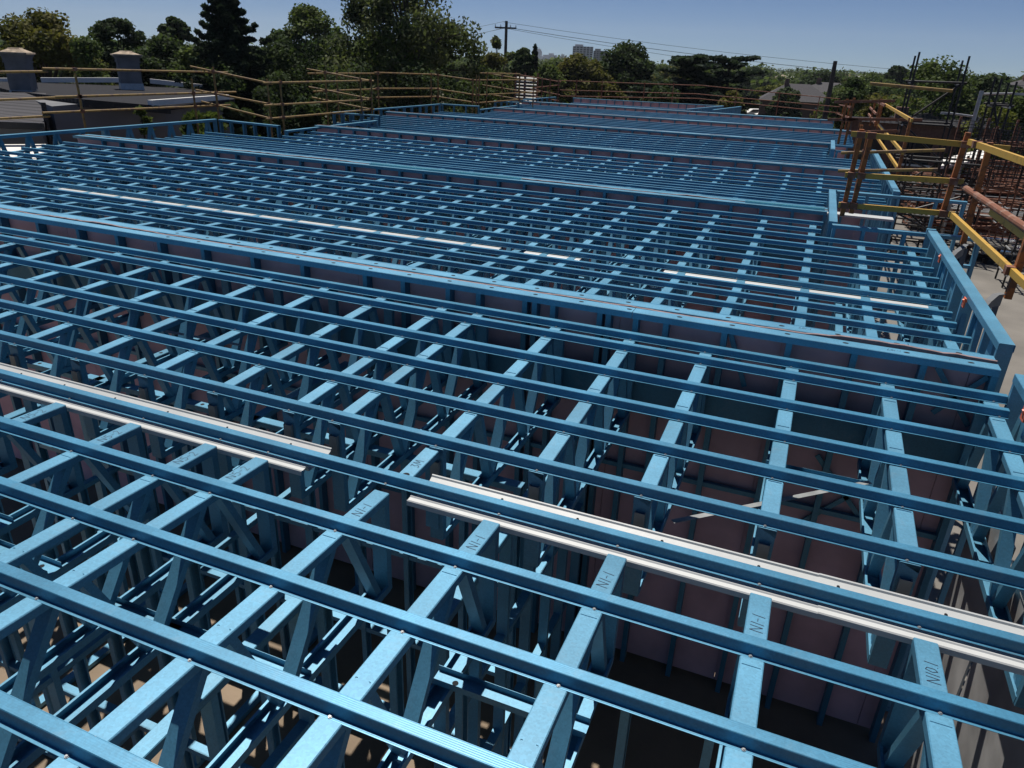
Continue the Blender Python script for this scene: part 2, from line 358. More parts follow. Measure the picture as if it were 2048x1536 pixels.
def hand(mb, ch, ox, oy, s):
    """pen strokes; u runs along the writing (+Y), v is the height of the letters (-X)"""
    G = {'N': [[(0,0),(.05,1),(.55,.05),(.62,1)]], '1': [[(.1,0),(.22,1)]], '-': [[(0,.5),(.38,.52)]], '.': [[(0,.05),(.08,.08)]],
         '5': [[(.5,1),(.1,.95),(.06,.58),(.42,.6),(.52,.3),(.3,.02),(0,.1)]], '2': [[(0,.8),(.2,1),(.45,.8),(.3,.45),(0,.02),(.5,.06)]],
         '0': [[(.2,.1),(.02,.5),(.2,.98),(.45,.85),(.45,.3),(.2,.1)]], 'M': [[(0,0),(.1,1),(.35,.3),(.6,1),(.72,0)]],
         '7': [[(0,.95),(.5,1),(.2,0)]], '3': [[(0,.9),(.4,.95),(.2,.55),(.45,.3),(.2,0),(0,.1)]]}
    wd = {'N':.8,'1':.42,'-':.55,'.':.25,'5':.7,'2':.7,'0':.65,'M':.9,'7':.65,'3':.65}
    u = 0
    for c in ch:
        for st in G.get(c, []):
            for (a, b), (c2, d2) in zip(st, st[1:]):
                p = Vector((-(b-.5)*s, (u+a)*s, 0)); q = Vector((-(d2-.5)*s, (u+c2)*s, 0))
                d = (q-p).normalized(); nn = Vector((-d.y, d.x, 0))*.0013
                mb.add([p-nn, q-nn, q+nn, p+nn], [(0,1,2,3)])
        u += wd.get(c, .6)
    mb.v = [(x+ox if False else x, y, z) for x, y, z in mb.v]
eb = MB(); eb.prof([(-.026,-.022),(.026,-.022),(.026,0),(.0235,0),(.0235,-.0195),(-.0235,-.0195),(-.0235,0),(-.026,0)], (0,0,-.20), (0,0,0), side=(1,0,0))
ENDB = eb.mesh('end_bracket', M['zinc'])
def trusses(bi, half, xs, single=False):
    B = BAYS[bi]; G = B['G']
    if half == 0:
        ya, yb = B['y0'] + (0.02), (G - .004 if bi == 0 else G + .24)
        za, zb = zr(bi, ya) - .0452, zr(bi, yb if bi == 0 else G) - .0452
    else:
        ya, yb = (G + .47 if bi == 0 else G + .36), B['y1'] - .035
        za, zb = zr(bi, ya) - .0452, zr(bi, yb) - .0452
    if bi == 1 and half == 0: yb = G + .16; zb = zr(bi, G) - .0452 
    if bi == 1 and half == 1: ya = G + .165; za = zr(bi, ya) - .0452
    parts = truss_parts(ya, yb, za, zb, ZB + (0 if bi < 2 else .12))
    words = 'front half, ' if half == 0 else 'back half, '
    names = {}
    if single:
        mb = MB()
        for nm, p in parts: mb.add(p.v, p.f)
        me = mb.mesh('roof_truss', M['blue'])
    else:
        mes = [(nm, p.mesh(nm, M['blue'])) for nm, p in parts]
    for i, x in enumerate(xs):
        lab = ORD[i+1] + ' blue truss from the right, ' + words + PLACE[bi].replace('the ', '')
        if single:
            o = link('roof_truss', me, None, (x, 0, 0)); tag(o, lab, 'roof truss', 'blue roof trusses'); continue
        t = thing('roof_truss', lab, 'roof truss', (x, 0, 0), 0, 'blue roof trusses')
        for nm, m_ in mes: link(nm, m_, t)
        if bi == 0 and half == 1: link('end_bracket', ENDB, t, (0, ya + .0005, za - .075))
        if bi == 0 and half == 0 and -4 < x < 1:
            txt = 'N10.1' if x > .5 else ('N1-1' if x > -2 else 'N5-2')
            mb = MB(); hand(mb, txt, 0, 0, .050 if x < .5 else .046)
            y_ = 2.36; k = (zb-za)/(yb-ya)
            w_ = mb.build('handwritten_mark', M['ink'], t, loc=(random.uniform(-.006,.006), y_, za + k*(y_-ya) + .0012))
            w_.rotation_euler = (math.atan(k), 0, random.uniform(-.06,.06))
            tag(t, 'blue truss hand marked ' + txt + ', ' + ORD[i+1] + ' from the right before the white gutter')
trusses(0, 0, XTR[(0,0)]); trusses(0, 1, XTR[(0,1)])
trusses(1, 0, XTR[(1,0)]); trusses(1, 1, [x for x in XTR[(1,1)] if x < .5])
for bi in (2, 3):
    for hf in (0, 1):
        yy = BAYS[bi]['y0'] + 1 if hf == 0 else BAYS[bi]['y1'] - 1.0
        if bi == 2 and hf == 0: yy = 13.5
        trusses(bi, hf, [.08 - .6*i + (.02 if hf else -.03) for i in range(20 if bi < 4 else 14)], single=True)
# the two edge trusses that carry the wider part of the second bay
for i, x in enumerate((1.20, .66)):
    ya, yb = 7.55, 9.72
    t = thing('roof_truss', ('outer' if i == 0 else 'inner') + ' short blue truss behind the second gutter, beside the right parapet', 'roof truss', (x,0,0), 0, 'short trusses at the right parapet')
    for nm, p in truss_parts(ya, yb, zr(1,ya)-.0452, zr(1,yb)-.0452, ZB): p.build(nm, M['blue'], t)

# -- short channel with a hole between the two gutter lengths
t = thing('stub_channel', 'short blue channel with a round hole and marker writing, between the two gutter lengths', 'steel channel', (-1.655, 2.70, -.052))
mb = MB(); chord_top(mb, (0,0,0), (0,.40,.012)); ch = mb.build('channel', M['blue'], t)
mb = MB(); mb.disc((0,.09,.0042), .018, 16); mb.build('punched_hole', M['dark'], t)
mb = MB(); hand(mb, '3M', 0, 0, .05); o = mb.build('handwritten_mark', M['ink'], t, loc=(0,.17,.0075)); o.rotation_euler = (.03,0,0)
mb = MB(); web(mb, (0,.385,-.5), (0,.385,-.03), .082, .040); mb.build('end_post', M['blue'], t)

a_ = onZ(1345,1043,-.34); b_ = onZ(1740,964,-.30)
mb = MB(); mb.bar((0,0,0), (b_[0]-a_[0], b_[1]-a_[1], b_[2]-a_[2]), .035, .0025)
tag(mb.build('bracing_strap', M['zinc'], loc=a_), 'thin pale steel strap slanting between trusses behind the right gutter', 'strap')
a_ = onZ(480,690,-.30); b_ = onZ(330,662,-.30)
mb = MB(); mb.bar((0,0,0), (b_[0]-a_[0], b_[1]-a_[1], 0), .04, .0025)
tag(mb.build('bracing_strap', M['zinc'], loc=a_), 'short pale steel strap between trusses behind the left gutter', 'strap')
# -- white box gutters under the battens
def gutter(x0, x1, y, z, lab, wide=True, mat=None):
    W = [(-.002,-.075),(0,-.053),(.005,-.048),(.010,-.052),(.032,-.050),(.037,-.044),(.046,-.043),(.054,-.050),(.060,-.080),(.188,-.082),(.193,-.078),(.197,-.068),(.202,-.065),(.206,-.069),(.209,-.078),(.214,-.078),(.256,-.058),(.260,-.049),(.266,-.046),(.270,-.052)]
    if not wide: W = [(.0,-.03),(.002,-.006),(.05,-.006),(.058,-.010),(.064,-.010),(.072,-.005),(.14,-.005),(.148,-.010),(.26,-.012)]
    back_ = [(a, b - .0025) for a, b in W[::-1]]
    t = thing('box_gutter', lab, 'gutter', (0, y, z), 0, 'white box gutters')
    mb = MB(); mb.prof(W + back_, (x0,0,0), (x1,0,0), side=(0,1,0)); mb.build('channel', mat or M['gutter'], t)
    if wide:
        sm = MB(); sm.disc((0,0,0), .007, 10); me = sm.mesh('fixing_hole', M['dark'])
        x = x1 - .25
        while x > x0 and x > -5.5:
            o = link('fixing_hole', me, t, (x, .234, -.0673)); o.rotation_euler = (.444,0,0); x -= .42 + random.uniform(-.03,.03)
    return t
gutter(-9.5, -2.165, 2.603, -.012, 'left white gutter length under a batten, ending near the middle of the photo')
g2 = gutter(-1.545, .34, 2.603, -.012, 'middle white gutter length starting right of the short drilled channel')
g3 = gutter(.335, 2.3, 2.603, -.0095, 'right white gutter length lapped over the middle one, leaving the frame')
gutter(-10.2, -3.15, 7.40, -.0415, 'long white gutter strip in the second bay, left part, between blue battens', False)
gutter(-2.85, -2.2, 7.40, -.0415, 'short white gutter offcut in the middle of the second bay', False)
gutter(-1.28, 1.22, 7.40, -.0415, 'right white gutter strip in the second bay ending at the parapet', False)
gutter(-1.6, 1.1, 11.25, .11, 'short white flashing strip behind the second pink wall', False)

# -- party walls
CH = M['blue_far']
def stud_mesh(h, w=.042, d=.088):
    mb = MB(); t = .0018
    mb.prof([(-w/2,0),(w/2,0),(w/2,d),(w/2-t,d),(w/2-t,t),(-w/2+t,t),(-w/2+t,d),(-w/2,d)], (0,0,-h), (0,0,0), side=(1,0,0)); return mb
W1X = [-9.3,-8.7,-8.1,-7.52,-6.93,-6.39,-5.83,-5.28,-4.69,-4.13,-3.47,-3.09,-2.66,-2.38,-1.97,-1.885,-1.73,-1.345,-1.275,-1.06,-.83,-.40,.05,.48,.91,1.325]
ZC = .20
wall_words = ['nearest', 'second', 'third', 'fourth', 'fifth', 'sixth']
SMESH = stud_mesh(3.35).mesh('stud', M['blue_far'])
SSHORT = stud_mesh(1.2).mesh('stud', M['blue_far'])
for wi, (ya, yb) in enumerate(WALLS):
    xa = xl(ya + .02) - .1; xb = {0: 1.345, 1: .235, 2: 1.08, 3: .20, 4: .8, 5: .26}[wi]
    if wi == 0: xa = -9.6
    t = thing('party_wall', wall_words[wi] + ' pink boarded party wall with blue studs, counted from the camera', 'party wall', (0, ya, ZC), 0, 'pink boarded party walls')
    dep = yb - ya; pw = min(.112, dep*.40); c = .004
    for nm, y0 in (('front', 0), ('rear', dep - pw)):
        mb = MB(); p = [(0,-.052),(0,-c),(c,0),(pw-c,0),(pw,-c),(pw,-.052),(pw-.002,-.052),(pw-.002,-.002),(.002,-.002),(.002,-.052)]
        brk = [xa, .82 if wi == 0 and nm == 'rear' else -1.09, xb] if wi == 0 else [xa, xb]
        for a, b in zip(brk, brk[1:]):
            mb.prof([(q, r) for q, r in p], (a, y0, 0), (b - (.004 if b != xb else 0), y0, 0), side=(0,1,0))
        if wi == 0:
            x = 1.18 if nm == 'front' else 1.13
            while x > -6:
                mb.disc((x, y0 + pw*.5, .0012), .0135, 14, 1, .020); x -= .385
        mb.build('top_plate', [CH if wi else M['blue'], M['dark']], t)
    # board in the slot, its torn edge standing a little proud
    mb = MB(); y0 = pw + .004; y1 = dep - pw - .004; ym = (y0+y1)/2
    n = int((xb-xa)/.08); amp = .016 if wi == 0 else .010
    prev = None; vs = []; fs = []
    random.seed(31 + wi); hh = .004; yy = 0
    for i in range(n+1):
        x = xa + (xb-xa)*i/n; hh += random.uniform(-.006,.006); hh = min(amp, max(-.012, hh)); yy += random.uniform(-.003,.003); yy = max(-.006, min(.006, yy))
        if wi == 0 and x > .2: hh = min(.030, max(.002, hh + random.uniform(-.005,.008)))
        vs += [(x, ym-.002+yy, -.08), (x, ym-.001+yy*1.4, hh), (x, ym+.015+yy*1.4, hh+.003), (x, ym+.015+yy, -.08)]
        if i: b = 4*i; fs += [(b-4,b,b+1,b-3),(b-3,b+1,b+2,b-2),(b-2,b+2,b+3,b-1)]
    mb.add(vs, fs); mb.build('board_edge', M['boardedge'], t)
    # pink board behind the front studs
    mb = MB(); yb_ = .094
    lim = -3.35
    step = 1.2; x = xa
    while x < xb:
        x2 = min(x + step, xb); mb.box(x + .002, x2 - .002, yb_, yb_ + .018, lim, -.054); x = x2
    mb.build('pink_board', M['board'], t)
    mb = MB(); mb.box(xa, xb, dep - .10, dep - .085, lim, -.06); mb.build('rear_board', M['board'], t)
    xs = W1X if wi == 0 else [xb - .03 - .44*i + random.uniform(-.06,.06) for i in range(int((xb-xa)/.44))]
    if wi == 1: xs = [xb-.02,-.2,-.62,-1.02,-1.5,-1.95,-2.4] + [-2.87,-3.29,-3.72,-4.16,-4.6,-5.0,-5.49,-5.93,-6.38,-6.81,-7.30,-7.42] + [-7.9-.47*i for i in range(12)]
    for x in xs:
        link('stud', SMESH if wi < 2 else SSHORT, t, (x, .001, -.0525))
    if wi < 3:
        mb = MB(); mb.prof([(0,-.13),(0,.13),(-.004,.13),(-.030,.134),(-.030,.128),(-.006,.124),(-.006,-.124),(-.030,-.128),(-.030,-.134),(-.004,-.13)][::1], (xa,-.003,-.61), (xb,-.003,-.61), side=(0,1,0)); mb.build('ledger', M['blue_far'], t)
        for z in (-1.35, -2.2):
            mb = MB(); mb.box(xa, xb, .03, .07, z-.02, z+.02); mb.build('noggin', M['blue_far'], t)
    if wi == 0:   # bracing straps near the right-hand end
        for (a, za_, b, zb_) in ((1.0,-.07,1.28,-.45),(1.30,-.08,1.05,-.40),(-.36,-.07,-.2,-.46),(.93,-.9,.40,-1.5),(.40,-.9,.93,-1.5)):
            mb = MB(); mb.bar((a, .06, za_), (b, .06, zb_), .012, .036, side=(0,1,0)); mb.build('brace', M['blue_far'], t)
        for (x, yy, s) in ((.70, .060, '1-107'), (.12, dep-.035, '1-107'), (1.0, .05, '1')):
            mb = MB(); hand(mb, s, 0, 0, .034); o = mb.build('handwritten_mark', M['ink'], t, loc=(x + .06, yy, .0014)); o.rotation_euler = (0,0,math.pi/2)
random.seed(11)
# bright channel lying along the second wall
mb = MB(); mb.prof([(0,0),(.05,0),(.05,.022),(.047,.022),(.047,.003),(.003,.003),(.003,.02),(0,.02)], (-7.0,0,0), (-4.25,0,0), side=(0,1,0))
shiny = steel('pale_blue_flashing', (.36, .66, .72), .22, .55)
tag(mb.build('flashing_channel', shiny, loc=(0, 10.85, .2025)), 'long pale shiny blue channel lying on top of the second pink wall', 'steel channel', 'loose pale channels')
mb = MB(); mb.prof([(0,0),(.05,0),(.05,.022),(.047,.022),(.047,.003),(.003,.003),(.003,.02),(0,.02)], (-.85,0,0), (.2,0,0), side=(0,1,0))
tag(mb.build('flashing_channel', shiny, loc=(0, 10.85, .2025)), 'short pale shiny blue channel at the right end of the second pink wall', 'steel channel', 'loose pale channels')

# -- stud frames: parapets, recess walls, room frames
def frame(name, lab, p0, p1, ztop, zbot, cat, group, step=.45, dep=.09, mat=None, plate=.045, webs=0, noggins=(), top=None, holes=False, board=None):
    """a run of C studs between plates from p0 to p1 (plan points)"""
    mat = mat or M['blue']; a = Vector((p0[0], p0[1], 0)); b = Vector((p1[0], p1[1], 0)); L_ = (b-a).length; rz = math.atan2(b.y-a.y, b.x-a.x)
    t = thing(name, lab, cat, (a.x, a.y, ztop), rz, group); h = ztop - zbot; c = .004; w = dep/2
    mb = MB(); mb.prof([(-w,-plate),(-w,-c),(-w+c,0),(w-c,0),(w,-c),(w,-plate),(w-.002,-plate),(w-.002,-.002),(-w+.002,-.002),(-w+.002,-plate)], (0,0,0), (L_,0,0), side=(0,1,0))
    if holes:
        x = .3
        while x < L_: mb.disc((x, 0, .001), .016, 12, 1); x += .9
    mb.build('top_plate', [mat, M['dark']], t)
    mb = MB(); mb.box(0, L_, -w, w, -h, -h+.04); mb.build('bottom_plate', mat, t)
    me = MB(); tt = .002; sw = .04
    me.prof([(-sw/2,-w+.002),(sw/2,-w+.002),(sw/2,-w+.014),(sw/2-tt,-w+.014),(sw/2-tt,-w+.004),(-sw/2+tt,-w+.004),(-sw/2+tt,w-.004),(sw/2-tt,w-.004),(sw/2-tt,w-.014),(sw/2,w-.014),(sw/2,w-.002),(-sw/2,w-.002)], (0,0,-h+.041), (0,0,-.003), side=(1,0,0))
    me = me.mesh('stud', mat)
    n = max(1, int(round(L_/step)))
    for i in range(n+1):
        x = min(max(.03, L_*i/n + (random.uniform(-.05,.05) if 0 < i < n else 0)), L_-.03)
        link('stud', me, t, (x, 0, 0))
    if webs:
        for i in range(webs):
            x = L_*(i+.5)/webs
            for s in (-1, 1):
                mb = MB(); mb.bar((x + s*.01, 0, -.05), (x + s*(.15 if h < 2 else .13), 0, -min(h, .62)), .040, dep*.7, side=(0,1,0)); mb.build('web_member', mat, t)
    for z in noggins:
        mb = MB(); mb.box(.02, L_-.02, -.03, .03, -z-.02, -z+.02); mb.build('noggin', mat, t)
    if board:
        mb = MB(); x = .01
        while x < L_ - .02:
            x2 = min(x + 1.2, L_ - .01); mb.box(x, x2 - .004, w+.003, w+.017, -h+.02, -board[0]); x = x2
        mb.build('boarding', board[1], t)
    return t
gp = 'blue parapet frames on the right'
frame('parapet_frame', 'long blue parapet frame with orange tags on the right of the second bay', (1.432, 5.62), (1.39, 9.92), .262, -3.18, 'wall frame', gp, .5, .10, plate=.055, webs=7, holes=False)
frame('parapet_frame', 'blue parapet frame at the right edge in front of the nearest pink wall', (1.44, 1.4), (1.438, 5.10), .235, -3.18, 'wall frame', gp, .55, .10, plate=.055, webs=6)
frame('parapet_frame', 'blue parapet frame on the right of the third bay, behind the orange railing', (1.215, 12.98), (1.20, 16.0), .262, -3.18, 'wall frame', gp, .5, .10, plate=.055, webs=5)
frame('parapet_frame', 'blue parapet frame on the right of the fourth bay, near the far scaffold', (1.195, 16.15), (1.17, 20.2), .262, -3.18, 'wall frame', gp, .5, .10, plate=.055, webs=6)
frame('recess_frame', 'open blue stud frame joining the parapet end to the second wall', (.30, 9.86), (1.95, 9.98), .205, -3.18, 'wall frame', 'blue return frames', .38, .09, noggins=(.35, 1.2), board=None)
frame('recess_frame', 'blue side frame with a bright top beside the right end of the second wall', (.31, 9.93), (.285, 12.85), .225, -3.18, 'wall frame', 'blue return frames', .45, .10)
frame('recess_frame', 'blue return frame across the front of the third bay parapet', (.36, 12.93), (2.2, 13.03), .20, -3.18, 'wall frame', 'blue return frames', .5, .09)
frame('recess_frame', 'distant blue side frame with a bright top beside the fourth wall', (.265, 19.9), (.25, 22.6), .225, -3.18, 'wall frame', 'blue return frames', .45, .10)
frame('recess_frame', 'distant blue return frame across the end of the fourth bay', (.33, 19.97), (1.1, 20.12), .20, -3.18, 'wall frame', 'blue return frames', .4, .09)
# pink board panels standing in the recess behind the return frame
t = thing('board_panel', 'pink boarded panel in the recess behind the blue return frame', 'wall panel', (.36, 10.2, .12))
mb = MB(); mb.box(0, .22, 0, .02, -3.2, 0); mb.box(.225, .50, 0, .02, -3.2, 0); mb.build('pink_board', M['board'], t)
mb = MB(); mb.box(.0, .5, -.012, -.001, -.42, -.40); mb.build('joint_strip', M['dark'], t)
gl = 'blue edge frames on the left'
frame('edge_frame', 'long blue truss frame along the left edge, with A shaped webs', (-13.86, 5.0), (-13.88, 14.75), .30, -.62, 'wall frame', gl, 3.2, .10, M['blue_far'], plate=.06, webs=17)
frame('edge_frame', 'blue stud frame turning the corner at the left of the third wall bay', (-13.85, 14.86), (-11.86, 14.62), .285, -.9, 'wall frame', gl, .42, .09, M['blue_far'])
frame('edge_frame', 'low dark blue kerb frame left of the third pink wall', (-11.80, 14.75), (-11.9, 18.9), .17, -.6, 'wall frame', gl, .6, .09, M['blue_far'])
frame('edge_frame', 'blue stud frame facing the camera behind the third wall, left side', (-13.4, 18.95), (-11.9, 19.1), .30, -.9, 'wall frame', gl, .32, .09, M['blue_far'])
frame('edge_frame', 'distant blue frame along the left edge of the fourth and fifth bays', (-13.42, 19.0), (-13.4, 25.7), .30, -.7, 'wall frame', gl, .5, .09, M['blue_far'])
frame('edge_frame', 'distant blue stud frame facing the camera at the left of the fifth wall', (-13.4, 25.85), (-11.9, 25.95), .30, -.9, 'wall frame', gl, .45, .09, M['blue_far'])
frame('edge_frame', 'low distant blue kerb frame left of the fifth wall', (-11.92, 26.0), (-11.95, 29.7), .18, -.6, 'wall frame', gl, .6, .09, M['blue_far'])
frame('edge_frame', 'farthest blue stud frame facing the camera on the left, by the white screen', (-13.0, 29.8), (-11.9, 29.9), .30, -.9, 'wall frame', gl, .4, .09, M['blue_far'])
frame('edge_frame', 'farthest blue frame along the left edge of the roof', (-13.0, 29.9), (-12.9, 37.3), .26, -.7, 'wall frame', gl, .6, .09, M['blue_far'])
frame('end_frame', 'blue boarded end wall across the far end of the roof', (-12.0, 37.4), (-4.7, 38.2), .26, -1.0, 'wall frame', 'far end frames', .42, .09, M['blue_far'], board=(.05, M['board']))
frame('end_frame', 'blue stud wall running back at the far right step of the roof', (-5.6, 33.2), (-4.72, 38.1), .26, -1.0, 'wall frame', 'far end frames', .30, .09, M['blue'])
frame('end_frame', 'second blue stud wall running back just right of the far step', (-4.6, 34.0), (-3.95, 38.6), .26, -1.0, 'wall frame', 'far end frames', .30, .09, M['blue'])

# -- rooms under the trusses
zt = -.64; fl = -3.19
rooms = [
 ((-6.5, 2.42), (1.3, 2.42), 'under the gutter line, running left to right', .42),
 ((-5.2, 1.05), (-1.25, 1.05), 'under the nearest trusses, running left to right on the left', .8),
 ((-2.05, -.3), (-2.05, 2.35), 'under the nearest trusses, running away from the camera at lower left', .75),
 ((-3.6, -.3), (-3.6, 5.1), 'running away from the camera at far left', .8),
 ((-1.32, 2.5), (-1.32, 5.1), 'running from the gutter to the pink wall, left of the middle', .45),
 ((-6.2, 3.85), (-1.4, 3.85), 'running left to right in front of the pink wall', .45),
 ((-5.2, -.3), (-5.2, 5.1), 'running away at the left edge of the photo', .5),
 ((-8.0, 6.7), (.6, 6.7), 'under the second bay, running left to right', .5),
 ((-12.5, 8.9), (-1.5, 8.9), 'under the back of the second bay, running left to right', .6),
 ((-2.1, 5.6), (-2.1, 10.6), 'under the second bay, running away from the camera, right of the middle', .5),
 ((-4.8, 5.6), (-4.8, 10.6), 'under the second bay, running away from the camera, left of the middle', .5),
 ((.55, 5.7), (.55, 9.7), 'under the second bay, running away near the right parapet', .5),
 ((-8.4, 5.6), (-8.4, 10.6), 'under the second bay, running away from the camera at far left', .6),
]
for a, b, w, st in rooms:
    frame('room_frame', 'blue room wall frame ' + w, a, b, zt, fl, 'wall frame', 'room wall frames below the trusses', st, .078, M['blue'], noggins=(.85, 1.7), holes=True)
# short channels bridging the bottom chords of neighbouring trusses
random.seed(5)
for i in range(9):
    hf = 0 if i < 6 else 1; xs = XTR[(0, hf)]; j = 1 + (i*3) % 8; x = xs[j+1] - .05; L_ = xs[j] - xs[j+1] + .10
    y = random.uniform(.9, 2.2) if hf == 0 else random.uniform(3.3, 4.8)
    mb = MB(); mb.prof([(-.04,-.002),(-.04,.03),(-.038,.03),(-.038,0),(.038,0),(.038,.03),(.04,.03),(.04,-.002)], (0,0,0), (L_,0,0), side=(0,1,0))
    mb.disc((.10,0,.0015), .014, 12, 1); mb.disc((L_-.1,0,.0015), .014, 12, 1)
    o = mb.build('bridging_channel', [M['blue'], M['dark']], loc=(x, y, ZB + .004))
    tag(o, 'short blue channel with bolt holes bridging two truss bottom chords below the nearest battens', 'steel channel', 'bridging channels')
# -- grey sheets lining the inside of the right-hand wall
t = thing('lining_sheet', 'shiny grey lining sheet with scuffs inside the wall at bottom right', 'wall sheet', (1.375, 0, 0))
mb = MB(); mb.box(0, .012, .9, 4.02, -3.1, -.46); mb.build('sheet', M['panel'], t)
mb = MB(); mb.box(-.006, -.001, .9, 4.02, -.485, -.455); mb.build('edge_trim', M['white'], t)
t = thing('lining_sheet', 'smaller grey sheet with a pale edge standing behind the gutter at right', 'wall sheet', (1.37, 0, 0))
mb = MB(); mb.box(0, .012, 4.06, 4.85, -3.1, -.40); mb.build('sheet', M['panel'], t)
mb = MB(); mb.box(-.006, -.001, 4.06, 4.85, -.425, -.396); mb.build('edge_trim', M['white'], t)

# -- floor slab and ground
mb = MB(); mb.box(-14.3, 1.5, -4, 38.5, -3.5, -3.2); tag(mb.build('floor', M['floor']), kind='structure')
mb = MB(); mb.box(1.506, 12.5, -4, 34, -3.52, -3.204); tag(mb.build('terrace', M['concrete']), kind='structure')
mb = MB(); n = 96; R0 = 7000
mb.add([(0,0,0)] + [(R0*math.cos(2*math.pi*i/n), R0*math.sin(2*math.pi*i/n), 0) for i in range(n)], [(0, 1+i, 1+(i+1) % n) for i in range(n)])
tag(mb.build('ground', M['ground'], loc=(0,0,-6.4)), kind='structure')

# ------------------------------------------------------------------ scaffolds and guard rails
def rails(name, lab, group, mat, rl, posts, r=.024, pm=None, rp=None, square=False, clamps=True):
    """rl: list of (p0, p1); posts: list of (top, bottom)"""
    o0 = Vector(posts[0][1]) if posts else Vector(rl[0][0])
    t = thing(name, lab, 'guard rail', o0, 0, group)
    for p, q in rl:
        mb = MB(); p = Vector(p) - o0; q = Vector(q) - o0
        if square: mb.bar(p, q, .042, .062)
        else: mb.tube(p, q, r, n=8)
        mb.build('rail', mat, t)
    for p, q in posts:
        mb = MB(); p = Vector(p) - o0; q = Vector(q) - o0
        if square: mb.bar(q, p, .07, .055, side=(0,1,0))
        else: mb.tube(q, p, rp or r, n=8)
        mb.build('post', pm or mat, t)
        if clamps:
            for a, b in rl:
                a = Vector(a) - o0; b = Vector(b) - o0; z = (a.z + b.z)/2
                mid = p.lerp(q, (p.z - z)/(p.z - q.z)) if abs(p.z-q.z) > .01 else p
                if 0 < z - q.z and z < p.z + .05:
                    dd = (b-a); u = max(0, min(1, (mid-a).dot(dd)/dd.length_squared)); c = a + dd*u
                    if (c - Vector((mid.x, mid.y, c.z))).length < .14:
                        mb = MB(); s = .036 if not square else .046
                        mb.box(c.x-s, c.x+s, c.y-s, c.y+s, c.z-.036, c.z+.036); mb.build('coupler', M['rust'], t)
    return t
GL = 'yellow scaffold railings on the left'
def X_(v): return lambda x, y: onX(x, y, v)
def Y_(v): return lambda x, y: onY(x, y, v)
def run(lab, pl, rl, ps, mat='ochre', group=GL, bot=-6.4, r=.024):
    R_ = [(pl(*a), pl(*b)) for a, b in rl]; P_ = []
    for a, b in ps:
        top = pl(*a); P_.append((top, (top[0], top[1], bot)))
    return rails('scaffold_railing', lab, group, M[mat], R_, P_, r=r)
run('yellow scaffold railing along the left edge, in front of the grey house', X_(-14.7),
    [((-160,146),(95,143)), ((85,137),(455,145)), ((-160,206),(245,190)), ((110,194),(472,184)), ((-160,246),(100,232)), ((85,226),(460,210))],
    [((150,146),(168,230)), ((383,158),(388,235)), ((426,134),(437,225)), ((-120,140),(-100,240))])
run('yellow scaffold railing sloping across the first step on the left', Y_(15.45),
    [((381,133),(545,168)), ((392,180),(548,210)), ((403,203),(545,238))], [((426,138),(437,225)), ((534,158),(543,245))])
run('yellow scaffold railing running back beside the dark trees', X_(-12.55),
    [((526,166),(746,161)), ((528,211),(745,199)), ((532,238),(748,219))], [((560,160),(566,260)), ((720,152),(722,225))])
run('yellow scaffold railing crossing the second step on the left', Y_(19.6),
    [((614,138),(748,163)), ((618,174),(742,198)), ((624,195),(742,219))], [((650,141),(655,205)), ((742,152),(744,225))])
run('yellow scaffold railing outside the left edge of the fourth bay', X_(-14.4),
    [((615,147),(762,147)), ((748,145),(872,149)), ((626,183),(752,178)), ((755,177),(880,177)), ((752,195),(880,193))], [((673,142),(674,210)), ((755,146),(756,215)), ((862,147),(863,205))])
run('yellow scaffold railing across the third step, before the yellowish trees', Y_(27.2),
    [((868,149),(960,162)), ((868,177),(958,191)), ((872,193),(955,206))], [((876,147),(877,210)), ((946,158),(947,225))])
run('distant yellow railing left of the white screen', X_(-12.5),
    [((948,160),(1075,160)), ((955,190),(1080,184)), ((950,206),(1045,199)), ((960,146),(1040,148))], [((953,150),(954,225)), ((958,152),(959,230)), ((974,148),(975,215)), ((1040,150),(1041,200))])
run('distant yellow railing sloping in front of the white screen', Y_(31.5),
    [((975,147),(1072,163)), ((965,170),(1070,187)), ((985,190),(1040,199))], [((1039,150),(1040,200)), ((1068,155),(1069,205)), ((1005,150),(1006,200))])
run('distant yellow railing right of the white screen', Y_(36.5),
    [((1040,150),(1122,164)), ((1060,178),(1120,190)), ((1062,192),(1118,202)), ((1065,176),(1120,170))], [((1085,156),(1086,205)), ((1101,156),(1102,205)), ((1118,158),(1119,205))], mat='rust')
run('long thin rusty railing across the far end of the roof', Y_(39.5),
    [((1118,161),(1400,171)), ((1395,170),(1680,198)), ((1120,180),(1400,188)), ((1395,188),(1680,214)), ((1120,192),(1400,197)), ((1395,197),(1680,226))],
    [((1154,158),(1155,215)), ((1205,161),(1206,215)), ((1290,163),(1291,215)), ((1348,166),(1349,215)), ((1475,176),(1476,225)), ((1560,184),(1561,230)), ((1640,192),(1641,235))], mat='rust', group='distant railings', r=.018)
GR = 'orange and yellow railings on the right'
SQ = dict(square=True)
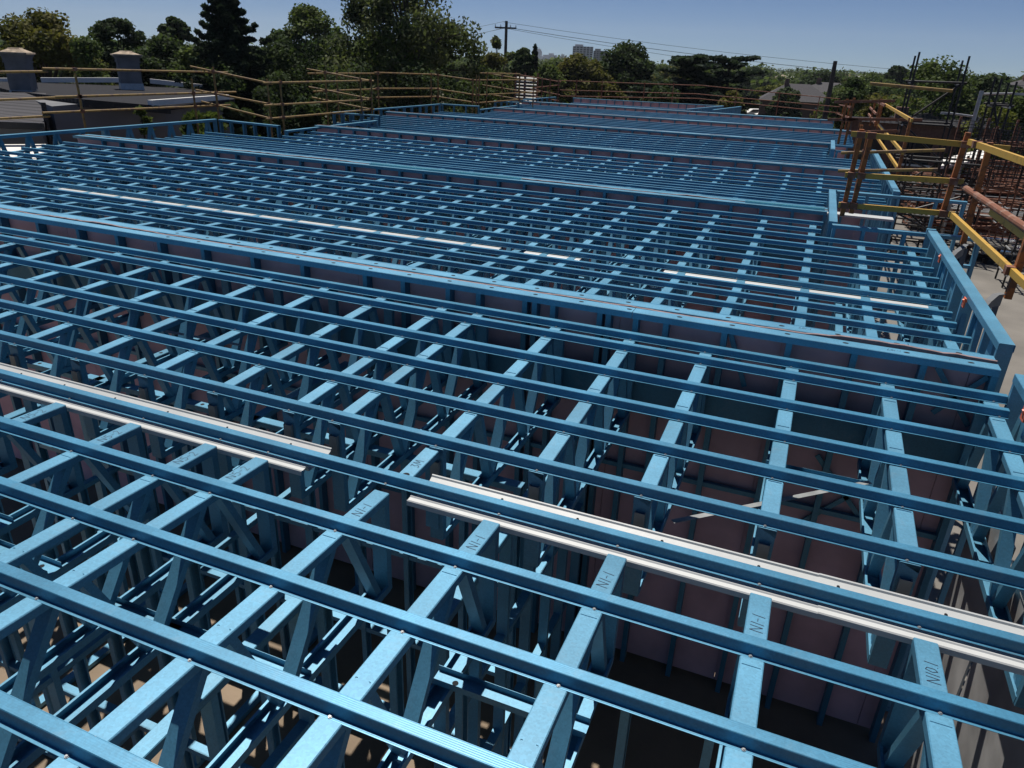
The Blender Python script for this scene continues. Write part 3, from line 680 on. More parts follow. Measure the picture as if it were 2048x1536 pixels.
# the near corner of railing
rails('guard_railing', 'yellow railing with rusty orange posts across the recess at right', GR, M['yellow'],
      [((.30,10.15,1.245),(1.98,10.15,1.20)), ((.33,10.15,.765),(1.62,10.15,.80)), ((.33,10.15,.40),(1.62,10.15,.42))],
      [((.41,10.21,1.30),(.40,10.21,.26)), ((.53,10.22,1.22),(.50,10.22,.30)), ((1.535,10.20,1.34),(1.50,10.20,.40))], pm=M['orange'], square=True)
t = rails('guard_railing', 'nearest yellow and brown railing outside the long parapet at right', GR, M['yellow'],
      [((1.55,10.05,1.25),(1.80,7.0,1.25)), ((1.55,9.95,.45),(1.80,6.6,.37)), ((1.755,8.95,.66),(1.85,6.6,.66))],
      [((1.70,9.72,1.28),(1.72,9.72,.16)), ((1.80,7.45,1.28),(1.78,7.45,.14)), ((1.86,5.4,1.28),(1.84,5.4,.14))], pm=M['orange'], square=True)
mb = MB(); mb.tube(Vector((1.62,10.1,.75)) - t.location, Vector((1.86,6.6,.73)) - t.location, .036, n=10); mb.build('rail', M['rust'], t)
for y in (9.0, 7.0):     # curved grey bracket arms bolted to the parapet
    tt = thing('rail_bracket', ('far' if y > 8 else 'near') + ' grey steel bracket arm bolted to the long parapet, holding a rusty orange post', 'bracket', (1.50, y-.05, .13), 0, 'grey brackets on the parapet')
    mb = MB(); pts = [(0,0,-.05),(.06,.12,.0),(.14,.30,.02),(.23,.62 if y > 8 else .46,.0)]
    for a, b in zip(pts, pts[1:]): mb.bar(a, b, .012, .11)
    for a, b in zip(pts, pts[1:]): mb.bar((a[0],a[1],a[2]+.056), (b[0],b[1],b[2]+.056), .05, .008)
    mb.build('arm', M['render'], tt)
    mb = MB(); mb.bar((.19,.42,-.5), (.22,.56,.02), .05, .05, side=(0,1,0)); mb.build('strut', M['render'], tt)
for k, y in enumerate((8.6, 6.9)):
    mb = MB(); mb.box(-.012,.0,-.035,.035,-.05,.03); mb.tube((-.02,0,0),(.01,0,.01),.018,n=8)
    tag(mb.build('safety_tag', M['plastic'], loc=(1.36, y, .20)), ('farther' if k == 0 else 'nearer') + ' small orange tag hanging inside the long right parapet', 'tag', 'orange tags on the parapet')
mb = MB(); mb.box(-.012,.0,-.035,.035,-.05,.03); mb.tube((-.02,0,0),(.01,0,.01),.018,n=8)
tag(mb.build('safety_tag', M['plastic'], loc=(1.375, 4.62, .17)), 'orange tag at the very right edge, in front of the nearest pink wall', 'tag', 'orange tags on the parapet')
# second and third groups of railing further back
def run2(lab, pl, rl, ps, mat='yellow', pm='orange', bot=None, sq=True, group=GR):
    R_ = [(pl(*a), pl(*b)) for a, b in rl]; P_ = []
    for a, b in ps:
        top = pl(*a); bt = pl(*b); P_.append((top, (top[0], top[1], bt[2])))
    return rails('guard_railing', lab, group, M[mat], R_, P_, pm=M[pm], square=sq)
run2('yellow railing with an orange post receding outside the third bay parapet', X_(1.5),
     [((1770,209),(1824,241)), ((1757,249),(1806,306)), ((1752,272),(1797,338))], [((1822,238),(1795,350)), ((1766,205),(1756,285))])
run2('rusty orange railing frame across the far recess', Y_(20.3),
     [((1690,238),(1845,240)), ((1655,239),(1720,240)), ((1668,204),(1790,202)), ((1700,265),(1800,262))], [((1695,198),(1680,288)), ((1709,196),(1692,290)), ((1721,245),(1708,300))], mat='rust')
run2('cluster of rusty orange posts behind the far recess railing', X_(.62),
     [((1672,208),(1702,214)), ((1668,225),(1700,236))], [((1678,205),(1672,262)), ((1690,200),(1684,280)), ((1702,200),(1690,290))], mat='rust')
run2('farther rusty railing with a yellow top rail near the far scaffold', X_(1.35),
     [((1752,202),(1770,211)), ((1740,215),(1752,228)), ((1737,228),(1750,246))], [((1763,198),(1756,262)), ((1750,205),(1746,262))], mat='rust')
run2('dull yellow railing beyond the long parapet, left of the black scaffold', Y_(13.4),
     [((1682,306),(1890,300)), ((1676,342),(1875,339)), ((1740,167),(1905,182))], [((1724,250),(1705,345)), ((1738,262),(1722,390))], mat='ochre', pm='orange', sq=False)

# black scaffold towers beside the building
def tower(name, lab, xs, ys, zs, zt_, lean=0, mat='black', extra=0, r=.025, group='black scaffold towers', diag=True, jit=.0):
    t = thing(name, lab, 'scaffold', (xs[0], ys[0], -3.2), 0, group)
    for i, x in enumerate(xs):
        for j, y in enumerate(ys):
            mb = MB(); mb.tube((x-xs[0], y-ys[0], 0), (x-xs[0]+random.uniform(-jit,jit), y-ys[0], zt_ + 3.2 + random.uniform(-.1,.1)), r, n=7); mb.build('standard', M[mat], t)
    for z in zs:
        for y in ys:
            mb = MB(); mb.tube((-.12, y-ys[0], z+3.2), (xs[-1]-xs[0]+.12, y-ys[0], z+3.2+random.uniform(-.02,.02)), r, n=7); mb.build('ledger', M[mat], t)
        for x in xs:
            mb = MB(); mb.tube((x-xs[0], -.1, z+3.14), (x-xs[0], ys[-1]-ys[0]+.1, z+3.14), r, n=7); mb.build('transom', M[mat if random.random() < .7 else 'galv'], t)
        for x in xs:
            for y in ys:
                mb = MB(); mb.box(x-xs[0]-.045, x-xs[0]+.045, y-ys[0]-.045, y-ys[0]+.045, z+3.2-.07, z+3.2+.04); mb.build('coupler', M[mat], t)
    if diag:
        for k, (z0, z1) in enumerate(zip(zs, zs[1:])):
            a = (0, 0, z0+3.2) if k % 2 else (xs[-1]-xs[0], 0, z0+3.2); b = (xs[-1]-xs[0], 0, z1+3.2) if k % 2 else (0, 0, z1+3.2)
            mb = MB(); mb.tube(a, b, r, n=7); mb.build('brace', M[mat], t)
    return t
tower('scaffold_tower', 'tall black scaffold tower with four poles standing above the horizon at right', [2.28, 3.68], [28.0, 29.2], [-2.7, -1.7, -.6, .5, 1.75], 2.52, r=.032)
p1 = onY(2003,160,27.5); p2 = onY(2035,160,27.5)
tower('scaffold_tower', 'black scaffold tower with two poles near the right edge of the photo', [p1[0], p2[0]], [27.5, 28.6], [-2.4, -1.2, .1, 1.2], p1[2], r=.032)
tower('scaffold_tower', 'dark scaffold bay with cross bracing behind the orange and yellow railing', [2.55, 3.5, 4.45], [25.6, 26.8], [-2.8, -2.0, -1.2, -.4], .2, r=.030)
tower('scaffold_tower', 'wide rusty black scaffold grid behind the thick orange posts at right', [4.9, 5.7, 6.5, 7.3, 8.1, 8.9], [26.5, 27.5, 28.5], [-2.9, -2.3, -1.7, -1.1, -.5, .1], .55, mat='rust', jit=.06)
tower('scaffold_tower', 'farther dark scaffold grid at the right edge under the two poles', [7.4, 8.3, 9.2, 10.1, 11.0], [30.5, 31.6], [-2.7, -2.0, -1.3, -.6, .1], .5, jit=.06)
tower('scaffold_tower', 'low black scaffold grid behind the nearest brown rail', [5.2, 6.0, 6.8, 7.6], [22.6, 23.6], [-2.8, -2.2, -1.6], -1.2, jit=.05)
# racks of stacked scaffold tube seen as a tangle between and behind the orange posts
def rack(lab, x, y, w, d, h, n, rz):
    t = thing('tube_rack', lab, 'tube rack', (x, y, -3.2), rz, 'racks of scaffold tube')
    mb = MB()
    for k in range(n):
        zz = .12 + h*random.random(); yy = d*random.random(); mb.tube((random.uniform(-.2,.1), yy, zz), (w+random.uniform(-.3,.25), yy+random.uniform(-.05,.05), zz+random.uniform(-.05,.05)), .024, n=6, mi=0 if random.random() < .6 else (1 if random.random() < .6 else 2))
    mb.build('tubes', [M['rust'], M['galv'], M['black']], t)
    for px_ in (0, w):
        for py_ in (0, d):
            mb = MB(); mb.box(px_-.03, px_+.03, py_-.03, py_+.03, 0, h+.2); mb.build('upright', M['black'], t)
    for px_ in (0, w):
        for z in (.08, h*.5, h+.1):
            mb = MB(); mb.box(px_-.025, px_+.025, 0, d, z-.025, z+.025); mb.build('crossbar', M['rust'], t)
    return t
for lab, px, py, w, d, h, n, rz in (
    ('tangled rack of scaffold tubes just behind the nearest thick orange posts', 1905, 468, 3.4, 1.2, 1.5, 90, .15),
    ('low rack of scaffold tubes at the edge of the tan concrete', 1958, 478, 3.2, 1.4, 1.0, 80, -.1),
    ('tall rack of rusty tubes left of the right edge grid', 1990, 440, 4.0, 1.4, 2.2, 110, .05),
    ('rack of rusty tubes at the right edge under the yellow rail', 2045, 470, 3.6, 1.4, 1.8, 100, .2),
    ('distant rack of tubes below the white triangular roof', 1880, 430, 3.2, 1.4, 1.6, 70, .1)):
    q = onZ(px, py, -3.2); rack(lab, q[0]-w*.4, min(q[1], 32.0), w, d, h, n, rz)
# mesh panels leaning in the tangle
for k, (x, y, w, h, z) in enumerate([onY(1893,345,26.2)[:2] + (2.2, 1.5, onY(1893,345,26.2)[2]), onY(1962,372,26.3)[:2] + (2.8, 1.6, onY(1962,372,26.3)[2])]):
    t = thing('mesh_panel', ('left' if k == 0 else 'right') + ' dark wire mesh panel between the orange posts', 'mesh panel', (x, y, z), 0, 'mesh panels')
    mb = MB()
    for i in range(19): mb.box(w*i/18-.008, w*i/18+.008, -.01, .01, 0, h)
    for i in range(17): mb.box(0, w, .011, .027, h*i/16-.008, h*i/16+.008)
    mb.build('wire', M['black'], t)
    mb = MB()
    for i in range(4): mb.box(w*i/3-.03, w*i/3+.03, .03, .09, -.1 if i else -(z+3.2), h+.1)
    mb.build('frame', M['rust'], t)
# small things on the terrace
for k, (px, py) in enumerate([(1995,492), (2022,505)]):
    p = onZ(px, py, -3.0)
    t = thing('foil_roll', ('left' if k == 0 else 'right') + ' silver roll of insulation foil lying on the concrete under the yellow rail', 'foil roll', (p[0]-.5, p[1], -2.98), .2, 'silver foil rolls')
    mb = MB(); mb.tube((0,0,0),(1.0,.1,0),.21,n=16); mb.build('roll', M['foil'], t, smooth=False)
    mb = MB(); mb.tube((-.02,-.002,0),(-.001,0,0),.06,n=12); mb.build('core', M['dark'], t)
for k, (px, py) in enumerate([(1972,520), (1992,528), (1950,480)]):
    p = onZ(px, py, -3.2)
    t = thing('rubber_foot', ('left','right','far')[k] + ' black rubber barrier foot on the tan concrete beside the parapet', 'barrier foot', (p[0], p[1], -3.204), .3*k, 'black barrier feet')
    mb = MB(); mb.box(-.36,.36,-.14,.14,0,.13); mb.box(-.30,.30,-.11,.11,.13,.17); mb.build('base', M['tyre'], t)
    mb = MB(); mb.tube((-.15,0,.17),(-.15,0,.34),.05,n=10); mb.tube((.15,0,.17),(.15,0,.25),.05,n=10); mb.build('socket', M['galv'], t)
mb = MB()
for k in range(5): mb.box(0, 3.4, .27*k, .27*k+.24, 0, .045)
tag(mb.build('plank_row', M['concrete'], loc=(2.5, 25.5, -2.72)), 'row of pale scaffold planks behind the bottom yellow rail', 'planks')
mb = MB()
for k in range(4): mb.box(0, 2.6, .27*k, .27*k+.24, 0, .045)
tag(mb.build('plank_row', M['concrete'], loc=(6.9, 26.4, -1.02)), 'row of pale scaffold planks high on the rusty scaffold grid at right', 'planks')
# pale lamp post with two arms
p = far(1943, 255, 30); q = far(1953, 181, 30)
t = thing('lamp_post', 'pale grey metal lamp post with short arms behind the thick orange post', 'lamp post', (p[0], p[1], -6.4))
mb = MB(); mb.tube((0,0,0),(0,0,q[2]+6.4),.075,.06,n=12); mb.build('pole', M['galv'], t)
for dx, z in ((.9, q[2]+6.3), (-.75, q[2]+5.6)):
    mb = MB(); mb.tube((0,0,z),(dx,0,z+.06),.035,n=8); mb.box(min(dx,dx*1.35),max(dx,dx*1.35),-.07,.07,z+.02,z+.09); mb.build('lamp_arm', M['galv'], t)

# ------------------------------------------------------------------ the grey house on the left
def quad_slab(mb, pts, th, mi=0):
    n = len(pts); vs = list(pts) + [(a, b, c-th) for a, b, c in pts]
    mb.add(vs, [tuple(range(n)), tuple(range(n, 2*n))[::-1]] + [(i, n+i, n+(i+1)%n, (i+1)%n) for i in range(n)], mi)
hs = thing('grey_house', 'grey rendered house with dark metal roof and two chimneys at left', 'house', (0,0,0))
A = far(160,198,21.0); Bq = far(335,213,22.5); C = far(470,198,27); Dq = far(428,178,37); E_ = far(-60,160,37); Fq = far(20,181,29)
mb = MB(); quad_slab(mb, [A, Bq, C, Dq, E_, Fq], .10); mb.build('roof', M['corr'], hs)
# left wing, roof falling towards the building site
W0 = far(-120,182,28.5); W1 = far(92,186,26.5); W2 = far(88,250,19.2); W3 = far(-130,242,19.2)
mb = MB(); quad_slab(mb, [W0, W3, W2, W1], .09); mb.build('wing_roof', M['corr2'], hs)
def wallp(pts, zb=-6.4, inset=.25):
    c = Vector((sum(p[0] for p in pts)/len(pts), sum(p[1] for p in pts)/len(pts), 0)); mb = MB(); q = []
    for p in pts:
        v = Vector((p[0], p[1], 0)); d = (c - v).normalized()*inset; q.append((p[0]+d.x, p[1]+d.y, p[2]-.12))
    n = len(q); mb.add(q + [(a, b, zb) for a, b, _ in q], [(i, n+i, n+(i+1)%n, (i+1)%n) for i in range(n)] + [tuple(range(n))]); return mb
W1b = far(92,206,20.4)
wallp([far(96,203,20.8), A, Bq, C, Dq, E_, Fq]).build('wall', M['render'], hs)
wallp([W0, W3, W2, W1]).build('wing_wall', M['render'], hs)
mb = MB(); mb.tube(Vector(far(86,205,19.9)), Vector(far(103,300,19.9)), .05, n=8); mb.build('downpipe', M['black'], hs)
mb = MB(); mb.bar(far(300,206,22.2), far(455,194,26.6), .12, .14); mb.build('gutter', M['white'], hs)
for a, b in (((-60,161),(30,161)), ((82,160),(246,160)), ((300,162),(428,176))):
    mb = MB(); mb.bar(far(a[0], a[1], 36.6), far(b[0], b[1], 36.6), .16, .18); mb.build('fascia', M['white'], hs)
mb = MB(); mb.bar(far(-130,244,19.0), far(88,252,19.0), .12, .12); mb.build('wing_gutter', M['black'], hs)
mb = MB(); mb.bar(Vector(A)+Vector((0,0,-.1)), Vector(Bq)+Vector((0,0,-.1)), .2, .16); mb.build('eave', M['black'], hs)
def chimney(px, pyb, pyt, D, w, rz):
    b = far(px, pyb, D); t_ = far(px, pyt, D); h = t_[2] - b[2]
    c = link('chimney', None, hs, (b[0], b[1], b[2])) if False else None
    mb = MB(); hw = w/2
    def ring(z0, z1, a0, a1):
        vs = [(-a0,-a0,z0),(a0,-a0,z0),(a0,a0,z0),(-a0,a0,z0),(-a1,-a1,z1),(a1,-a1,z1),(a1,a1,z1),(-a1,a1,z1)]
        mb.add(vs, [(0,3,2,1),(4,5,6,7),(0,1,5,4),(1,2,6,5),(2,3,7,6),(3,0,4,7)])
    ring(-.8, h*.44, hw, hw); ring(h*.44, h*.48, hw*1.04, hw*1.04); ring(h*.48, h*.66, hw*.99, hw*.99); ring(h*.66, h*.70, hw*1.08, hw*1.08)
    ring(h*.70, h*.80, hw*1.02, hw*1.10); ring(h*.80, h*.86, hw*1.16, hw*1.30)
    c = mb.build('chimney', M['chimney'], hs, loc=(b[0], b[1], b[2])); c.rotation_euler = (0,0,rz)
    mb = MB(); ring(h*.861, h*.90, hw*1.38, hw*1.34); ring(h*.90, h*.97, hw*1.2, hw*.6); ring(h*.97, h*1.0, hw*.6, hw*.5); mb.build('cap', M['lichen'], c)
    mb = MB(); ring(-.3, .03, hw*1.12, hw*1.05); mb.build('flashing', M['galv'], c)
chimney(49, 182, 96, 29.0, .60, .62); chimney(262, 168, 102, 33.0, .72, .95)
# pale flat lean-to roof below the house, seen through the edge frame
t = thing('lean_to', 'low lean-to with a white flat roof below the grey house', 'lean-to', (0,0,0))
mb = MB(); quad_slab(mb, [far(-200,330,17.5), far(92,318,17.5), far(92,288,19.0), far(-200,290,19.0)], .1); mb.build('roof', M['white'], t)
mb = MB(); p = far(-190,330,17.6); q = far(90,318,17.6); mb.add([p, q, (q[0],q[1],-6.4), (p[0],p[1],-6.4), (p[0]-.1,p[1]+.1,p[2]), (q[0]-.1,q[1]+.1,q[2]), (q[0]-.1,q[1]+.1,-6.4), (p[0]-.1,p[1]+.1,-6.4)], [(0,1,2,3),(4,7,6,5)]); mb.build('wall', M['render'], t)
# tall plain wall behind the second step
# ------------------------------------------------------------------ things further off
# white louvred screen behind the railings
p = far(1050, 205, 41); t = thing('louvred_screen', 'bright white louvred screen standing behind the far railings', 'screen', (p[0], p[1], p[2]-.6), -.12)
mb = MB()
for k in range(11): mb.prof([(0,0),(.10,.07),(.10,.085),(0,.015)], (-.62,0,.15+k*.16), (.62,0,.15+k*.16), side=(0,1,0))
mb.build('slats', M['screenpaint'], t)
for x in (-.65, -.1, .65):
    mb = MB(); mb.box(x-.03, x+.03, .02, .12, -6, 2.05); mb.build('post', M['rust'], t)
# power poles and lines
pt = far(1013, 42, 75); pb = far(1010, 110, 75)
t = thing('power_pole', 'timber power pole with one crossarm against the sky', 'power pole', (pt[0], pt[1], -6.4), 0, 'power poles')
hh = pt[2] + 6.4
mb = MB(); mb.tube((0,0,0),(0,0,hh),.20,.13,n=10); mb.build('pole', M['timber'], t)
rt = Vector((right.x, right.y, 0)).normalized()
za = far(1013, 56, 75)[2] + 6.4
mb = MB(); mb.bar(Vector((0,-.16,za)) - rt*1.0, Vector((0,-.16,za)) + rt*1.0, .12, .14); mb.build('crossarm', M['timber'], t)
for s in (-.95, -.45, .45, .95):
    mb = MB(); b = Vector((0,-.16,za+.07)) + rt*s; mb.tube(b, b+Vector((0,0,.2)), .05, .03, n=8); mb.build('insulator', M['white'], t)
def cable(name, lab, pts, r=.018, sag=0):
    mb = MB(); P = []
    for (a, b) in zip(pts, pts[1:]):
        for i in range(12):
            u = i/12; v = Vector(a).lerp(Vector(b), u); v.z -= sag*4*u*(1-u); P.append(v)
    P.append(Vector(pts[-1])); mb.path(P, r, n=5); tag(mb.build(name, M['wire']), lab, 'power line', 'power lines')
top = (pt[0], pt[1], pt[2]-.1)
for k, (a, b, sg, r) in enumerate([((1100,55),(2300,185),.8,.020),((1013,42),(2300,170),.8,.014),((1013,57),(2300,200),1.0,.014)]):
    pa = far(1013 + (8 if k == 0 else -6), 44 if k == 1 else 56, 75); cable('power_line', ('thick lower cable','thin upper cable','thin middle cable')[k] + ' running right from the power pole', [pa, far(b[0], b[1], 95)], r, sg)
for k, (a, b) in enumerate([((1013,42),(600,98)), ((1006,57),(600,112)), ((1002,57),(600,126))]):
    cable('power_line', ('upper','middle','lower')[k] + ' thin cable running left from the power pole behind the tall gum tree', [far(a[0], a[1], 75), far(b[0], b[1], 80)], .013, .4)
# dark weathered pole on the right
p = far(1648, 250, 48); q = far(1671, 122, 48)
t = thing('power_pole', 'thick dark weathered pole leaning at right, before the grey roofed house', 'power pole', (p[0], p[1], -6.4), 0, 'power poles')
top_ = Vector((q[0]-p[0], q[1]-p[1], q[2]+6.4)); mb = MB(); mb.tube((0,0,0), top_, .24, .11, n=12); mb.build('pole', M['timber'], t)
mb = MB(); mb.tube((.35,0,0), (.36,0,4.9), .10, .09, n=8); mb.build('stay', M['timber'], t)
mb = MB(); mb.bar((-1.1,-.3,4.75), (1.0,-.3,4.80), .12, .12); mb.build('crossarm', M['timber'], t)
# houses among the trees
def house(lab, px, py, D, w, d, h, roof, wallm, rz=0, wins=3, hipz=1.4):
    p = far(px, py, D); z = p[2]
    t = thing('suburban_house', lab, 'house', (p[0], p[1], min(z - h, -6.4)), rz, 'houses among the trees'); zz = z - min(z-h, -6.4)
    mb = MB(); mb.box(-w/2, w/2, 0, d, 0, zz); mb.build('wall', wallm, t)
    mb = MB(); o = .4
    vs = [(-w/2-o,-o,zz),(w/2+o,-o,zz),(w/2+o,d+o,zz),(-w/2-o,d+o,zz),(-w/2+d*.45,d/2,zz+hipz),(w/2-d*.45,d/2,zz+hipz)]
    mb.add(vs, [(0,1,5,4),(1,2,5),(2,3,4,5),(3,0,4),(0,3,2,1)]); r = mb.build('roof', roof, t)
    mb = MB(); mb.box(-w*.2,-w*.2+.6,d*.4,d*.4+.6,zz+hipz*.5,zz+hipz+.6); mb.build('chimney', M['brickred'], r)
    for k in range(wins):
        x = -w/2 + w*(k+.5)/wins; mb = MB(); mb.box(x-.6,x+.6,-.05,.02,zz-2.0,zz-.8); wn = mb.build('window', M['glass'], t)
        mb = MB(); mb.box(x-.7,x+.7,-.09,-.051,zz-2.1,zz-2.0); mb.box(x-.7,x+.7,-.09,-.051,zz-.8,zz-.7); mb.build('frame', M['white'], wn)
    return t
house('grey tiled house with two gables left of the dark leaning pole', 1594, 203, 115, 9.5, 7, 4, M['roofgrey'], M['brickred'], .1, 3, 2.2)
house('second grey tiled roof just behind, touching the dark leaning pole', 1640, 189, 135, 10, 8, 4, M['roofgrey'], M['render'], -.3, 3, 1.8)
house('dark brown building with a flat looking roof behind the orange railings', 1850, 250, 46, 7, 4, 4, M['corr'], M['brickred'], 0, 3, .15)
house('charcoal roofed building behind the pale lamp post', 1975, 246, 54, 10, 6, 4, M['corr'], M['render'], -.05, 3, .3)
house('pale house with a light roof at the right edge among trees', 2085, 186, 150, 10, 8, 4, M['roofgrey'], M['white'], .2, 3, 2.0)
# small white triangular roof beside the lamp post
t = thing('carport', 'small carport with a bright white sloping roof behind the thick orange post', 'carport', (0,0,0))
a = far(1880,332,33); b = far(1968,318,33); c = far(1968,297,36); d = far(1882,318,36)
mb = MB(); quad_slab(mb, [a, b, c, d], .12); mb.build('roof', M['white'], t)
for q in (a, b, c, d):
    mb = MB(); mb.tube((q[0],q[1],-6.4),(q[0],q[1],q[2]-.12),.06,n=8); mb.build('post', M['black'], t)
# parked white cars near the far end
def car(lab, px, py, D, rz):
    p = far(px, py, D)
    t = thing('parked_car', lab, 'car', (p[0], p[1], p[2]-1.35), rz, 'parked white cars')
    prof_ = [(-2.1,.35),(-2.15,.75),(-1.3,.95),(-.7,1.42),(.9,1.45),(1.6,.98),(2.1,.85),(2.15,.4)]
    mb = MB(); mb.prof([(a, b) for a, b in prof_], (0,-.86,0), (0,.86,0), side=(1,0,0)); body = mb.build('body', M['white'], t)
    mb = MB()
    for s in (-1, 1): mb.add([(-1.12,s*.868,.97),(-.62,s*.868,1.36),(.82,s*.868,1.38),(1.38,s*.868,.97)], [(0,1,2,3)])
    mb.add([(1.54,-.75,1.03),(1.54,.75,1.03),(.96,.7,1.43),(.96,-.7,1.43)], [(0,1,2,3)]); mb.build('window', M['glass'], t)
    for x in (-1.35, 1.3):
        for s in (-1, 1):
            mb = MB(); mb.tube((x, s*.70, .33), (x, s*.88, .33), .33, n=14); w = mb.build('wheel', M['tyre'], t)
            mb = MB(); mb.tube((x, s*.881, .33), (x, s*.89, .33), .2, n=12); mb.build('rim', M['galv'], w)
car('white parked car beyond the far right corner of the roof', 1512, 219, 128, .35)
car('second white parked car, right of the first, beyond the roof end', 1541, 221, 124, .30)
# distant apartment blocks and the city tower
def block(lab, px0, px1, pyt, D, dep, floors, cols, mat):
    p = far(px0, pyt, D); q = far(px1, pyt, D); w = math.hypot(q[0]-p[0], q[1]-p[1]); rz = math.atan2(q[1]-p[1], q[0]-p[0]); h = p[2] + 6.4
    t = thing('apartment_block', lab, 'apartment block', (p[0], p[1], -6.4), rz, 'distant buildings')
    mb = MB(); mb.box(0, w, 0, dep, 0, h); mb.box(w*.1, w*.5, dep*.2, dep*.7, h, h+2.0); mb.build('wall', mat, t)
    me = MB(); cw = w/cols; me.box(-cw*.36, cw*.36, -.25, -.02, -h/floors*.36, h/floors*.30); me = me.mesh('window', M['glass'])
    for i in range(cols):
        for j in range(max(0, floors-8), floors):
            link('window', me, t, (cw*(i+.5), 0, h/floors*(j+.5)))
    return t
pale = simple('pale_panel', (.36, .37, .40), .8, 0, .1, .3)
block('pale distant apartment block with rows of windows, left and taller', 1146, 1187, 92, 900, 22, 11, 6, pale)
block('lower dark distant apartment block right of the taller one', 1187, 1216, 101, 900, 18, 10, 5, M['render'])
p = far(1077, 120, 2600); t = thing('city_tower', 'faint slender city tower on the horizon', 'tower', (p[0], p[1], -6.4)); zt2 = far(1077, 95, 2600)[2] + 6.4
mb = MB(); mb.box(-8,8,-8,8,0,zt2*.78); mb.box(-5.5,5.5,-5.5,5.5,zt2*.78,zt2*.9); mb.build('wall', pale, t)
mb = MB(); mb.tube((0,0,zt2*.9),(0,0,zt2*1.02),2.2,.4,n=8); mb.build('spire', pale, t)
for k, (px, py, w) in enumerate(((1103,110,14),(1126,112,11),(1090,113,12))):
    p = far(px, py, 2500); t = thing('city_tower', ('broad','narrow','low')[k] + ' faint city block beside the slender tower on the horizon', 'tower', (p[0], p[1], -6.4), .3*k, 'faint city blocks')
    mb = MB(); h = p[2]+6.4; mb.box(-w,w,-w,w,0,h); mb.box(-w*.5,w*.4,-w*.5,w*.5,h,h+5); mb.build('wall', pale, t)

# ------------------------------------------------------------------ trees
RNG = np.random.default_rng(3)
def leaf_arrays(cent, rad, n, size, flat=1.0, droop=0., elong=1.0):
    """n leaf quads scattered through a clump, denser towards its skin"""
    d = RNG.normal(size=(n,3)); d /= np.linalg.norm(d, axis=1)[:,None]
    r = rad * RNG.random(n)**.45
    pos = cent + d * r[:,None] * np.array([1,1,flat])
    nrm = d*.7 + RNG.normal(size=(n,3))*.6 + np.array([0,0,.35]); nrm /= np.linalg.norm(nrm, axis=1)[:,None]
    a = np.cross(nrm, RNG.normal(size=(n,3))); a /= np.linalg.norm(a, axis=1)[:,None]
    if droop: a = a*(1-droop) + np.array([0,0,-1])*droop; a /= np.linalg.norm(a, axis=1)[:,None]
    b = np.cross(nrm, a); b /= np.linalg.norm(b, axis=1)[:,None]+1e-9
    s = size * RNG.uniform(.6, 1.3, n)
    L_ = (s*elong)[:,None]*a; W_ = s[:,None]*b*.5
    return np.stack([pos - L_*.5, pos + W_, pos + L_*.5, pos - W_], axis=1)     # n,4,3
def leaf_mesh(name, quads, mat):
    q = np.concatenate(quads).reshape(-1,3).astype(np.float32); n = len(q)//4
    me = bpy.data.meshes.new(name); me.vertices.add(len(q)); me.vertices.foreach_set('co', q.ravel())
    me.loops.add(len(q)); me.loops.foreach_set('vertex_index', np.arange(len(q), dtype=np.int32))
    me.polygons.add(n); me.polygons.foreach_set('loop_start', np.arange(0, len(q), 4, dtype=np.int32))
    me.materials.append(mat); me.update(calc_edges=True); me.validate(); return me
